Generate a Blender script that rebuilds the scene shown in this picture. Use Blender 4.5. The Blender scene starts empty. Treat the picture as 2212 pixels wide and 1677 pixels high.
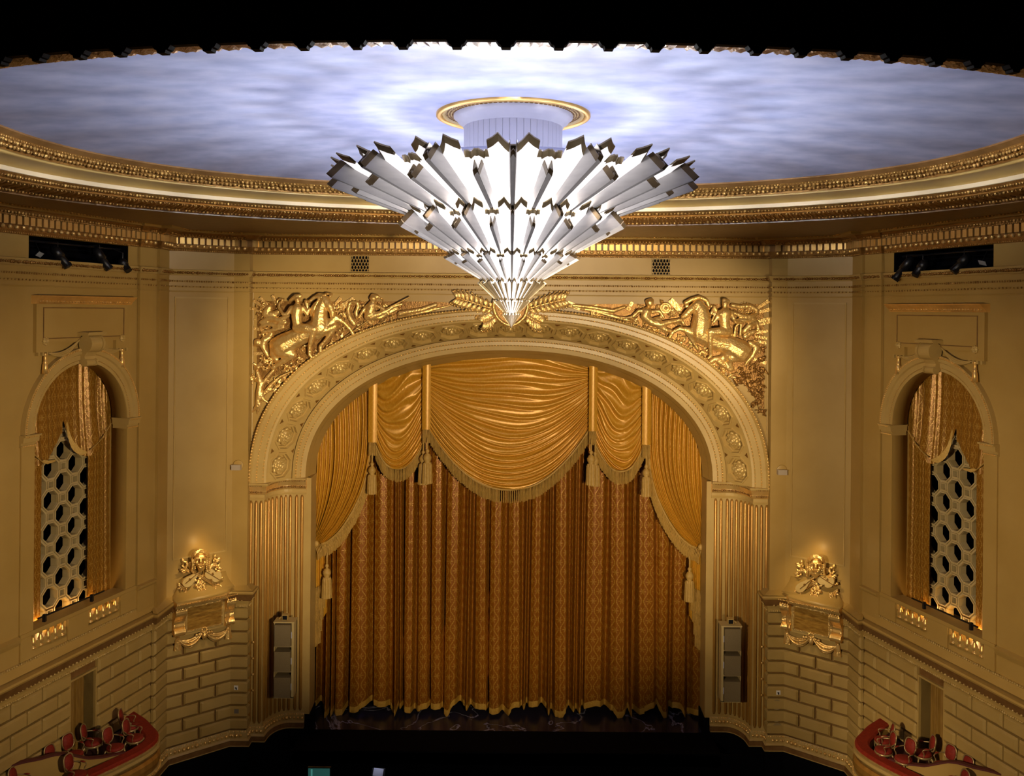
import bpy, math, random
from mathutils import Vector, Matrix
from mathutils.geometry import tessellate_polygon

random.seed(7)
PI = math.pi
sc = bpy.context.scene
COL = sc.collection

# ---------------------------------------------------------------- camera
# the photograph is a level view-camera shot: principal point at (1103, 670), focal length 1900 px of 2212
EYE = 16.95          # eye height above the stage floor, metres
FPX = 1900.0
ROLL = 0.009
cam_d = bpy.data.cameras.new('camera')
cam = bpy.data.objects.new('camera', cam_d)
COL.objects.link(cam)
cam_d.sensor_fit = 'HORIZONTAL'
cam_d.sensor_width = 36.0
cam_d.lens = 36.0 * FPX / 2212.0
cam_d.shift_x = 3.0 / 2212.0
cam_d.shift_y = -168.5 / 2212.0
cam_d.clip_end = 200
cam.matrix_world = Matrix.Translation((0, 0, EYE)) @ Matrix.Rotation(PI / 2, 4, 'X') @ Matrix.Rotation(ROLL, 4, 'Z')
sc.camera = cam

# ---------------------------------------------------------------- world, exposure
w = bpy.data.worlds.new('dark_house')
sc.world = w
w.use_nodes = True
w.node_tree.nodes['Background'].inputs[0].default_value = (0.9, 0.62, 0.35, 1)
w.node_tree.nodes['Background'].inputs[1].default_value = 0.008
vs = sc.view_settings
vs.view_transform = 'Standard'
vs.look = 'None'
vs.gamma = 1.0
vs.exposure = 0.0
vs.use_curve_mapping = False
sc.cycles.use_denoising = True
sc.cycles.max_bounces = 4
sc.cycles.diffuse_bounces = 2
sc.cycles.glossy_bounces = 2
sc.cycles.use_adaptive_sampling = True
sc.cycles.adaptive_threshold = 0.07
sc.cycles.caustics_reflective = False
sc.cycles.caustics_refractive = False
sc.cycles.sample_clamp_indirect = 6.0

# ---------------------------------------------------------------- large lights
WARM = (1.0, 0.79, 0.49)
def spot(name, loc, to, power, size, blend=0.6, col=WARM, radius=0.25):
    d = bpy.data.lights.new(name, 'SPOT')
    d.energy = power; d.color = col; d.spot_size = math.radians(size); d.spot_blend = blend
    d.shadow_soft_size = radius
    o = bpy.data.objects.new(name, d)
    COL.objects.link(o)
    o.location = loc
    o.rotation_euler = (Vector(to) - Vector(loc)).to_track_quat('-Z', 'Y').to_euler()
    return o
# balcony-front spotlights (below and to the right of the camera position), with added fill spots among them
spot('balcony_spot_stage', (5.0, 4.0, EYE - 3.5), (0, 34, 12.0), 25000, 46)
spot('balcony_spot_relief_west', (4.0, 4.0, EYE - 4.5), (-8.0, 34, EYE - 0.9), 12500, 14, 0.9)
spot('balcony_spot_relief_east', (7.5, 4.0, EYE - 4.5), (8.0, 34, EYE - 0.9), 12500, 14, 0.9)
spot('fill_spot_west', (7.0, 5.0, EYE - 2.5), (-13.2, 30, 10.3), 15500, 41, 0.9)  # added fill for the west side wall, no fixture known there
spot('fill_spot_east', (-7.0, 5.0, EYE - 2.5), (13.2, 30, 9.0), 16500, 43, 0.9)  # added fill that brightens the east side wall
spot('fill_spot_chandelier', (0.5, 3.0, EYE - 4.0), (0, 19.2, EYE + 1.6), 4500, 28, 0.6, (1.0, 0.95, 0.95))  # added fill for the undersides of the chandelier rays
spot('balcony_spot_east_box', (-8.0, 5.0, EYE - 2.0), (11.9, 28.2, 3.0), 7000, 11, 0.9, WARM)
# ---------------------------------------------------------------- measuring helpers
def uvp(x, y):
    dx, dy = x - 1103.0, y - 670.0
    return dx + ROLL * dy, dy - ROLL * dx
def at(x, y, Y):
    u, v = uvp(x, y)
    return Vector((u * Y / FPX, Y, EYE - v * Y / FPX))

class Path:
    """plan polyline of a wall; P(s, z, o) = point at run s, height z, o metres out into the hall"""
    def __init__(self, pts, sg=1):
        self.left = [Vector(p) for p in pts]
        self.sg = sg
        self.p = [Vector((p[0] * sg, p[1])) for p in pts]
        self.s = [0.0]
        self.n = []
        for a, b in zip(self.p, self.p[1:]):
            d = b - a
            self.s.append(self.s[-1] + d.length)
            d = d.normalized()
            self.n.append(Vector((d.y, -d.x)) * sg)
        self.L = self.s[-1]
    def mirror(self):
        return Path([tuple(p) for p in self.left], -1)
    def seg(self, s):
        for i in range(len(self.n)):
            if s <= self.s[i + 1] + 1e-9 or i == len(self.n) - 1:
                return i
    def P(self, s, z, o=0.0):
        for i in range(1, len(self.p) - 1):
            if abs(s - self.s[i]) < 1e-4:
                a, b = self.n[i - 1], self.n[i]
                k = max(0.25, 1 + a.dot(b))
                q = self.p[i] + (a + b) / k * o
                return Vector((q.x, q.y, z))
        i = self.seg(s)
        d = (self.p[i + 1] - self.p[i]).normalized()
        q = self.p[i] + d * (s - self.s[i]) + self.n[i] * o
        return Vector((q.x, q.y, z))
    def M(self, s, z, o=0.0):
        i = self.seg(s)
        ex = (self.p[i + 1] - self.p[i]).normalized() * self.sg
        n = self.n[i]
        m = Matrix.Identity(4)
        m.col[0] = (ex.x, ex.y, 0, 0)
        m.col[1] = (-n.x, -n.y, 0, 0)
        m.col[2] = (0, 0, 1, 0)
        p = self.P(s, z, o)
        m.col[3] = (p.x, p.y, p.z, 1)
        return m
    def px(self, x, y, o=0.0):
        u, v = uvp(x, y)
        k = u / FPX
        best = None
        for i in range(len(self.left) - 1):
            a, b = self.left[i], self.left[i + 1]
            d = (b - a).normalized()
            n = Vector((d.y, -d.x))
            a = a + n * o
            den = d.x - k * d.y
            if abs(den) < 1e-6:
                continue
            t = (k * a.y - a.x) / den
            L = self.s[i + 1] - self.s[i]
            over = max(0, -t, t - L)
            if best is None or over < best[0] - 1e-6:
                Y = a.y + d.y * t
                best = (over, self.s[i] + t, EYE - v * Y / FPX)
        return best[1], best[2]
    def samples(self, s0, s1):
        return [s0] + [q for q in self.s[1:-1] if s0 + 1e-4 < q < s1 - 1e-4] + [s1]

# ---------------------------------------------------------------- mesh building
class MB:
    def __init__(self):
        self.v = []; self.f = []; self.uv = None
    def add(self, vs, fs):
        b = len(self.v)
        self.v.extend([Vector(q) for q in vs])
        self.f.extend([tuple(b + i for i in f) for f in fs])
        return self
    def grid(self, rows, cu=False, cv=False, caps=False):
        m, n = len(rows), len(rows[0])
        vs = [p for r in rows for p in r]
        fs = []
        for i in range(m if cv else m - 1):
            for j in range(n if cu else n - 1):
                i2, j2 = (i + 1) % m, (j + 1) % n
                fs.append((i * n + j, i * n + j2, i2 * n + j2, i2 * n + j))
        if caps:
            fs.append(tuple(range(n - 1, -1, -1)))
            fs.append(tuple((m - 1) * n + j for j in range(n)))
        return self.add(vs, fs)
    def box(self, M, sx, sy, sz):
        vs = [M @ Vector((x * sx / 2, y * sy / 2, z * sz / 2)) for x in (-1, 1) for y in (-1, 1) for z in (-1, 1)]
        return self.add(vs, [(0, 1, 3, 2), (4, 6, 7, 5), (0, 4, 5, 1), (2, 3, 7, 6), (0, 2, 6, 4), (1, 5, 7, 3)])
    def bar(self, a, b, wx, wz, up=Vector((0, 0, 1))):
        a, b = Vector(a), Vector(b)
        d = (b - a).normalized()
        s = d.cross(up)
        if s.length < 1e-3: s = d.cross(Vector((0, 1, 0)))
        s.normalize()
        t = s.cross(d)
        vs = [q + s * (i * wx / 2) + t * (j * wz / 2) for q in (a, b) for i, j in ((-1, -1), (1, -1), (1, 1), (-1, 1))]
        return self.add(vs, [(3, 2, 1, 0), (4, 5, 6, 7)] + [(i, (i + 1) % 4, 4 + (i + 1) % 4, 4 + i) for i in range(4)])
    def tube(self, pts, r, n=6, cap=True):
        pts = [Vector(p) for p in pts]
        rs = r if isinstance(r, (list, tuple)) else [r] * len(pts)
        rows = []
        prev = None
        for i, p in enumerate(pts):
            d = (pts[min(i + 1, len(pts) - 1)] - pts[max(i - 1, 0)])
            if d.length < 1e-9: d = Vector((0, 0, 1))
            d.normalize()
            if prev is None:
                a = Vector((0, 0, 1)) if abs(d.z) < 0.9 else Vector((1, 0, 0))
                s = d.cross(a).normalized()
            else:
                s = (prev - d * prev.dot(d))
                s = s.normalized() if s.length > 1e-6 else d.orthogonal().normalized()
            prev = s
            t = d.cross(s)
            rows.append([p + (s * math.cos(2 * PI * k / n) + t * math.sin(2 * PI * k / n)) * rs[i] for k in range(n)])
        return self.grid(rows, cu=True, caps=cap)
    def ball(self, c, r, n=6, m=4, M=None):
        c = Vector(c)
        rx, ry, rz = (r, r, r) if not isinstance(r, (tuple, list)) else r
        vs = [Vector((0, 0, -rz))]
        for i in range(1, m):
            ph = -PI / 2 + PI * i / m
            for k in range(n):
                th = 2 * PI * k / n
                vs.append(Vector((rx * math.cos(ph) * math.cos(th), ry * math.cos(ph) * math.sin(th), rz * math.sin(ph))))
        vs.append(Vector((0, 0, rz)))
        if M is not None: vs = [M @ q for q in vs]
        vs = [c + q for q in vs]
        fs = [(0, 1 + (k + 1) % n, 1 + k) for k in range(n)]
        for i in range(m - 2):
            a = 1 + i * n
            fs += [(a + k, a + (k + 1) % n, a + n + (k + 1) % n, a + n + k) for k in range(n)]
        a = 1 + (m - 2) * n
        fs += [(a + k, a + (k + 1) % n, len(vs) - 1) for k in range(n)]
        return self.add(vs, fs)
    def capsule(self, p, r0, q, r1, n=10):
        p, q = Vector(p), Vector(q)
        d = q - p
        L = d.length
        if L < 1e-6: return self.ball(p, max(r0, r1), n, 6)
        d /= L
        pts, rs = [], []
        for k in range(0, 4):
            a = PI / 2 * k / 3
            pts.append(p - d * r0 * math.cos(a)); rs.append(max(1e-3, r0 * math.sin(a)))
        for k in range(0, 4):
            a = PI / 2 * k / 3
            pts.append(q + d * r1 * math.sin(a)); rs.append(max(1e-3, r1 * math.cos(a)))
        return self.tube(pts, rs, n)
    def lathe(self, prof, M=None, n=16, cap=True):
        M = M or Matrix.Identity(4)
        rows = [[M @ Vector((r * math.cos(2 * PI * k / n), r * math.sin(2 * PI * k / n), z)) for k in range(n)] for r, z in prof]
        return self.grid(rows, cu=True, caps=cap)
    def prism(self, poly, vec):
        vec = Vector(vec)
        a = [Vector(p) for p in poly]
        b = [p + vec for p in a]
        n = len(a)
        base = len(self.v)
        self.v.extend(a + b)
        for t in tessellate_polygon([a]):
            self.f.append(tuple(base + i for i in t))
            self.f.append(tuple(base + n + i for i in reversed(t)))
        for i in range(n):
            j = (i + 1) % n
            self.f.append((base + i, base + j, base + n + j, base + n + i))
        return self
    def holed(self, fn, outer, holes, thick):
        """flat panel in (s,z) with holes; fn(s,z,o) -> point; side faces of depth thick"""
        loops = [[Vector((a, b, 0)) for a, b in l] for l in [outer] + holes]
        tris = tessellate_polygon(loops)
        flat = [q for l in loops for q in l]
        base = len(self.v)
        n = len(flat)
        self.v.extend([fn(q.x, q.y, 0.0) for q in flat])
        self.v.extend([fn(q.x, q.y, -thick) for q in flat])
        for t in tris:
            self.f.append(tuple(base + i for i in t))
            self.f.append(tuple(base + n + i for i in reversed(t)))
        k = 0
        for l in loops:
            m = len(l)
            for i in range(m):
                j = (i + 1) % m
                self.f.append((base + k + i, base + k + j, base + n + k + j, base + n + k + i))
            k += m
        return self
    def sweep(self, path, prof, s0=None, s1=None, caps=True, closed=True):
        s0 = 0.0 if s0 is None else s0
        s1 = path.L if s1 is None else s1
        rows = [[path.P(s, z, o) for o, z in prof] for s in path.samples(s0, s1)]
        return self.grid(rows, cu=closed, caps=caps and closed)
    def mesh(self, name, smooth=False):
        me = bpy.data.meshes.new(name)
        me.from_pydata([tuple(q) for q in self.v], [], self.f)
        if self.uv is not None:
            ul = me.uv_layers.new(name='UVMap')
            flat = [0.0] * (2 * len(me.loops))
            for i, l in enumerate(me.loops):
                a = self.uv[l.vertex_index]
                flat[2 * i] = a[0]; flat[2 * i + 1] = a[1]
            ul.data.foreach_set('uv', flat)
        if smooth:
            me.polygons.foreach_set('use_smooth', [True] * len(me.polygons))
        me.update()
        return me
    def build(self, name, mat, parent=None, smooth=False, M=None):
        return put(name, self.mesh(name, smooth), mat, parent, M)

def wmat(o):
    return (wmat(o.parent) @ o.matrix_parent_inverse @ o.matrix_basis) if o.parent else o.matrix_basis.copy()
def put(name, me, mat, parent=None, M=None):
    if mat is not None and len(me.materials) == 0:
        me.materials.append(mat)
    o = bpy.data.objects.new(name, me)
    COL.objects.link(o)
    if M is not None: o.matrix_basis = M
    if parent is not None:
        o.parent = parent
        o.matrix_parent_inverse = wmat(parent).inverted()
    return o
def tag(o, label, cat, group=None):
    o['label'] = label; o['category'] = cat
    if group: o['group'] = group
    return o
def struct(o, label=None):
    o['kind'] = 'structure'
    if label: o['label'] = label
    return o
def stuff(o):
    o['kind'] = 'stuff'; return o
def thing(name, loc, label, cat, group=None):
    o = bpy.data.objects.new(name, None)
    o.empty_display_size = 0.2
    COL.objects.link(o)
    o.matrix_basis = Matrix.Translation(Vector(loc))
    return tag(o, label, cat, group)
def lamp(name, loc, power, col=WARM, radius=0.08):
    d = bpy.data.lights.new(name, 'POINT')
    d.energy = power; d.color = col; d.shadow_soft_size = radius
    o = bpy.data.objects.new(name, d)
    COL.objects.link(o); o.location = loc
    return o
def catmull(pts, n):
    pts = [Vector(p) for p in pts]
    out = []
    m = len(pts)
    for i in range(m - 1):
        p0, p1, p2, p3 = pts[max(i - 1, 0)], pts[i], pts[i + 1], pts[min(i + 2, m - 1)]
        for k in range(n):
            t = k / n
            out.append(0.5 * ((2 * p1) + (p2 - p0) * t + (2 * p0 - 5 * p1 + 4 * p2 - p3) * t * t + (3 * p1 - p0 - 3 * p2 + p3) * t ** 3))
    out.append(pts[-1])
    return out
def lerp(a, b, t): return a + (b - a) * t
def interp(tab, x):
    if x <= tab[0][0]: return tab[0][1]
    for (x0, y0), (x1, y1) in zip(tab, tab[1:]):
        if x <= x1:
            return y0 + (y1 - y0) * (x - x0) / (x1 - x0)
    return tab[-1][1]
def remesh(o, voxel, smooth=3):
    m = o.modifiers.new('fuse', 'REMESH'); m.mode = 'VOXEL'; m.voxel_size = voxel; m.use_smooth_shade = True
    if smooth:
        k = o.modifiers.new('soften', 'SMOOTH'); k.iterations = smooth; k.factor = 0.5
    return o

# ---------------------------------------------------------------- materials
def mat(name, c1, c2=None, rough=0.5, metal=0.0, scale=3.0, bump=0.0, bscale=None, detail=4.0, stretch=(1, 1, 1), spec=0.5, emit=None, c3=None):
    m = bpy.data.materials.new(name)
    m.use_nodes = True
    nt = m.node_tree
    b = nt.nodes['Principled BSDF']
    b.inputs['Roughness'].default_value = rough
    b.inputs['Metallic'].default_value = metal
    b.inputs['Specular IOR Level'].default_value = spec
    b.inputs['Base Color'].default_value = (*c1, 1)
    tc = nt.nodes.new('ShaderNodeTexCoord')
    mp = nt.nodes.new('ShaderNodeMapping')
    mp.inputs['Scale'].default_value = stretch
    nt.links.new(tc.outputs['Object'], mp.inputs[0])
    if c2 is not None:
        nz = nt.nodes.new('ShaderNodeTexNoise')
        nz.inputs['Scale'].default_value = scale
        nz.inputs['Detail'].default_value = detail
        nt.links.new(mp.outputs[0], nz.inputs['Vector'])
        rp = nt.nodes.new('ShaderNodeValToRGB')
        rp.color_ramp.elements[0].position = 0.32
        rp.color_ramp.elements[1].position = 0.68
        rp.color_ramp.elements[0].color = (*c1, 1)
        rp.color_ramp.elements[1].color = (*c2, 1)
        if c3 is not None:
            e = rp.color_ramp.elements.new(0.5); e.color = (*c3, 1)
        nt.links.new(nz.outputs['Fac'], rp.inputs[0])
        nt.links.new(rp.outputs[0], b.inputs['Base Color'])
    if bump:
        n2 = nt.nodes.new('ShaderNodeTexNoise')
        n2.inputs['Scale'].default_value = bscale or scale * 4
        n2.inputs['Detail'].default_value = 3.0
        nt.links.new(mp.outputs[0], n2.inputs['Vector'])
        bp = nt.nodes.new('ShaderNodeBump')
        bp.inputs['Strength'].default_value = bump
        bp.inputs['Distance'].default_value = 0.05
        nt.links.new(n2.outputs['Fac'], bp.inputs['Height'])
        nt.links.new(bp.outputs[0], b.inputs['Normal'])
    if emit:
        b.inputs['Emission Color'].default_value = (*emit[0], 1)
        b.inputs['Emission Strength'].default_value = emit[1]
    return m

def damask(name, dark, light, pu=0.62, pv=0.95, rough=0.36, sheen=0.0, metal=0.28, bump=0.2):
    """woven gold damask: ogee lattice with curling leaves, follows the cloth's own UV (metres)"""
    m = bpy.data.materials.new(name); m.use_nodes = True
    nt = m.node_tree; N = nt.nodes; Lk = nt.links
    b = N['Principled BSDF']
    b.inputs['Roughness'].default_value = rough
    b.inputs['Sheen Weight'].default_value = sheen
    b.inputs['Metallic'].default_value = metal
    b.inputs['Sheen Tint'].default_value = (1, 0.75, 0.35, 1)
    uv = N.new('ShaderNodeUVMap'); uv.uv_map = 'UVMap'
    sp = N.new('ShaderNodeSeparateXYZ'); Lk.new(uv.outputs[0], sp.inputs[0])
    def mth(op, a, bb=None, c=None):
        n = N.new('ShaderNodeMath'); n.operation = op
        for i, q in enumerate((a, bb, c)):
            if q is None: continue
            if isinstance(q, (int, float)): n.inputs[i].default_value = q
            else: Lk.new(q, n.inputs[i])
        return n.outputs[0]
    U = mth('MULTIPLY', sp.outputs[0], 1.0 / pu)
    V = mth('MULTIPLY', sp.outputs[1], 1.0 / pv)
    au = mth('ABSOLUTE', mth('SUBTRACT', mth('FRACT', U), 0.5))
    cv = mth('COSINE', mth('MULTIPLY', V, 2 * PI))
    edge = mth('ABSOLUTE', mth('SUBTRACT', au, mth('MULTIPLY_ADD', cv, 0.17, 0.25)))
    thick = mth('MULTIPLY_ADD', mth('ABSOLUTE', mth('SINE', mth('MULTIPLY', V, 10 * PI))), 0.055, 0.022)
    line = mth('MAXIMUM', mth('SUBTRACT', 1.0, mth('DIVIDE', edge, thick)), 0.0)
    def motif(dx, dy, R, n):
        r = mth('SQRT', mth('ADD', mth('MULTIPLY', dx, dx), mth('MULTIPLY', dy, dy)))
        th = mth('ARCTAN2', dy, dx)
        lim = mth('MULTIPLY_ADD', mth('COSINE', mth('MULTIPLY', th, n)), R * 0.4, R * 0.62)
        q = mth('MULTIPLY', mth('SUBTRACT', lim, r), 16.0)
        return mth('MINIMUM', mth('MAXIMUM', q, 0.0), 1.0)
    dy1 = mth('SUBTRACT', mth('FRACT', mth('ADD', V, 0.5)), 0.5)
    dy2 = mth('SUBTRACT', mth('FRACT', V), 0.5)
    m1 = motif(au, mth('MULTIPLY', dy1, pv / pu), 0.30, 6.0)
    m2 = motif(mth('SUBTRACT', 0.5, au), mth('MULTIPLY', dy2, pv / pu), 0.30, 6.0)
    fac = mth('MINIMUM', mth('ADD', line, mth('MULTIPLY', mth('MAXIMUM', m1, m2), 0.6)), 1.0)
    nz = N.new('ShaderNodeTexNoise'); nz.inputs['Scale'].default_value = 9.0; nz.inputs['Detail'].default_value = 5.0
    Lk.new(uv.outputs[0], nz.inputs['Vector'])
    fac = mth('MULTIPLY', fac, mth('MULTIPLY_ADD', nz.outputs['Fac'], 1.1, 0.2))
    mx = N.new('ShaderNodeMix'); mx.data_type = 'RGBA'
    Lk.new(fac, mx.inputs[0])
    mx.inputs[6].default_value = (*dark, 1); mx.inputs[7].default_value = (*light, 1)
    Lk.new(mx.outputs[2], b.inputs['Base Color'])
    bp = N.new('ShaderNodeBump'); bp.inputs['Strength'].default_value = bump; bp.inputs['Distance'].default_value = 0.02
    n2 = N.new('ShaderNodeTexNoise'); n2.inputs['Scale'].default_value = 14.0
    Lk.new(uv.outputs[0], n2.inputs['Vector'])
    Lk.new(mth('ADD', fac, n2.outputs['Fac']), bp.inputs['Height'])
    Lk.new(bp.outputs[0], b.inputs['Normal'])
    return m

PAINT = mat('wall_paint', (0.40, 0.245, 0.062), (0.45, 0.285, 0.08), 0.42, scale=0.7, bump=0.03, bscale=9)
PAINT_L = mat('trim_paint', (0.50, 0.335, 0.11), (0.45, 0.29, 0.09), 0.38, scale=1.4)
BLOCKM = mat('block_paint', (0.39, 0.25, 0.072), (0.44, 0.29, 0.09), 0.45, scale=1.1, bump=0.04, bscale=14)
BROWN = mat('brown_glaze_and_shade', (0.16, 0.075, 0.02), (0.22, 0.11, 0.035), 0.4, scale=4)  # also stands for shade in block joints, grille piercings and the box recess
GOLD = mat('gold_leaf', (0.98, 0.68, 0.27), (0.80, 0.48, 0.14), 0.34, 0.7, scale=6, bump=0.5, bscale=13)
GOLD_S = mat('gold_leaf_smooth', (0.95, 0.62, 0.22), (0.82, 0.50, 0.15), 0.32, 0.65, scale=3, bump=0.1, bscale=10)
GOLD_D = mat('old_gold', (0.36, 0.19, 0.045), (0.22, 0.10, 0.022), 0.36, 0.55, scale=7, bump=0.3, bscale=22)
GOLD_F = mat('flute_gold', (0.50, 0.26, 0.05), (0.36, 0.17, 0.03), 0.36, 0.4, scale=2.5, stretch=(2, 2, 0.3))
BLACKM = mat('black_matte', (0.0025, 0.0025, 0.004), None, 0.8, spec=0.05)
BLACKG = mat('black_metal', (0.010, 0.010, 0.013), None, 0.35, 0.3)
RED = mat('red_velvet', (0.30, 0.028, 0.010), (0.22, 0.018, 0.008), 0.65, scale=12, spec=0.2)
REDD = mat('red_upholstery', (0.26, 0.026, 0.014), (0.19, 0.018, 0.010), 0.6, scale=20, spec=0.2)
CARPET = mat('dark_red_carpet', (0.05, 0.006, 0.006), (0.03, 0.004, 0.004), 0.9, scale=20)
CHAIRG = mat('chair_gilt', (0.40, 0.28, 0.12), None, 0.35, 0.5)
SPKF = mat('speaker_cabinet', (0.50, 0.37, 0.16), None, 0.45)
SPKG = mat('speaker_cloth', (0.20, 0.145, 0.07), (0.17, 0.12, 0.055), 0.7, scale=40)
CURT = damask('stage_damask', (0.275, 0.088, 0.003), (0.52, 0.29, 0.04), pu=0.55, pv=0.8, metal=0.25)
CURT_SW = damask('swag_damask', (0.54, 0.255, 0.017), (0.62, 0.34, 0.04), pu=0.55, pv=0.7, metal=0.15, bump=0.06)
CURT_W = damask('window_damask', (0.27, 0.115, 0.008), (0.58, 0.36, 0.08), pu=0.45, pv=0.6)
FRINGE = mat('fringe_thread', (0.40, 0.235, 0.05), (0.48, 0.29, 0.07), 0.6, scale=9)
SKY = mat('ceiling_blue', (0.345, 0.385, 0.63), (0.51, 0.53, 0.765), 0.75, scale=2.0, detail=14, stretch=(0.7, 1.0, 1), c3=(0.425, 0.46, 0.705))
WHITEP = mat('white_plaster', (0.50, 0.50, 0.62), (0.45, 0.45, 0.57), 0.5, scale=2)
LATT = mat('lattice_plaster', (0.52, 0.40, 0.20), (0.46, 0.34, 0.15), 0.4, scale=3)
SILVER = mat('satin_aluminium', (0.64, 0.62, 0.62), (0.56, 0.54, 0.55), 0.38, 0.25, scale=2, stretch=(1, 1, 6))
BRONZE = mat('bronze_edge', (0.25, 0.18, 0.09), (0.40, 0.31, 0.18), 0.33, 0.5, scale=3)

LITP = mat('lit_petal', (0.85, 0.84, 0.86), (0.80, 0.79, 0.82), 0.5, 0.0, scale=2, emit=((1.0, 0.95, 0.95), 0.95))  # emission puts the even lamplight on the petals into their material
LEDGE_LIT = mat('lit_ledge_cream', (0.82, 0.66, 0.42), None, 0.4)  # paler than the trim: the cove light is put into the ledge colour
BRONZE_D = mat('dark_bronze', (0.10, 0.065, 0.03), (0.18, 0.12, 0.06), 0.35, 0.5, scale=3)
ROSG = mat('rosette_gilt', (0.66, 0.46, 0.17), (0.52, 0.34, 0.10), 0.35, 0.3, scale=8)
GOLD_M = mat('antique_gold', (0.66, 0.41, 0.13), (0.42, 0.22, 0.055), 0.32, 0.75, scale=9, bump=0.5, bscale=30)
DOORC = mat('door_cloth', (0.27, 0.145, 0.022), (0.20, 0.10, 0.014), 0.5, scale=6, stretch=(3, 3, 0.4))
# ================================================================ plan of the hall
def Z(r): return EYE + r
NA = Vector((0.9628, -0.2701))
def Aline(Y): return Vector((-21.35 + 0.2805 * Y, Y))
A0 = Aline(14.0)
Q1 = Aline(30.295)
P1 = Aline(31.13)
P2 = Vector((-12.46, 32.08))
P3 = Vector((-10.575, 33.6))
P4 = Vector((-9.98, 33.6))
P5 = Vector((-9.98, 34.0))
def T2(v): return (v.x, v.y)
PTS_LOW = [T2(A0), T2(P1), T2(P1 + NA * 0.1), T2(P2), T2(P3), T2(P4), T2(P5)]
PTS_UP = [T2(A0), T2(Q1), T2(Q1 + NA * 0.1), T2(P1 + NA * 0.1), T2(P1 + NA * 0.21), T2(P2), T2(P3), T2(P4), T2(P5)]
PTS_FULL = PTS_UP + [(-x, y) for x, y in reversed(PTS_UP)]
PTS_FULL_LOW = PTS_LOW
FULL = Path(PTS_FULL)
LOW = {1: Path(PTS_LOW), -1: Path(PTS_LOW, -1)}
UP = {1: Path(PTS_UP), -1: Path(PTS_UP, -1)}
SIDE = {1: Path([T2(A0), T2(P1)]), -1: Path([T2(A0), T2(P1)], -1)}
PIER = {1: Path([T2(P2), T2(P3)]), -1: Path([T2(P2), T2(P3)], -1)}
SN = {1: 'left', -1: 'right'}
WIDE = {1: 'stage-left-hand', -1: 'x'}
S_Q1 = UP[1].s[1]
S_P1 = SIDE[1].L
TOPZ = Z(2.82)
LEDGE = Z(-10.73)
BLK_TOP = Z(-11.447)
BLK_BOT = Z(-16.14)

def beads(mb, path, s0, s1, z, o, step, r, n=6, m=4, sq=1.0):
    n, m = max(n, 6), max(m, 4)
    k = int((s1 - s0) / step)
    for i in range(k + 1):
        p = path.P(s0 + (i + 0.5) * (s1 - s0) / (k + 1), z, o)
        k_ = 1.0 if n > 6 else random.uniform(0.65, 1.2)
        mb.ball(p, (r * sq * k_, r * sq * k_, r * k_), n, m)

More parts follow.
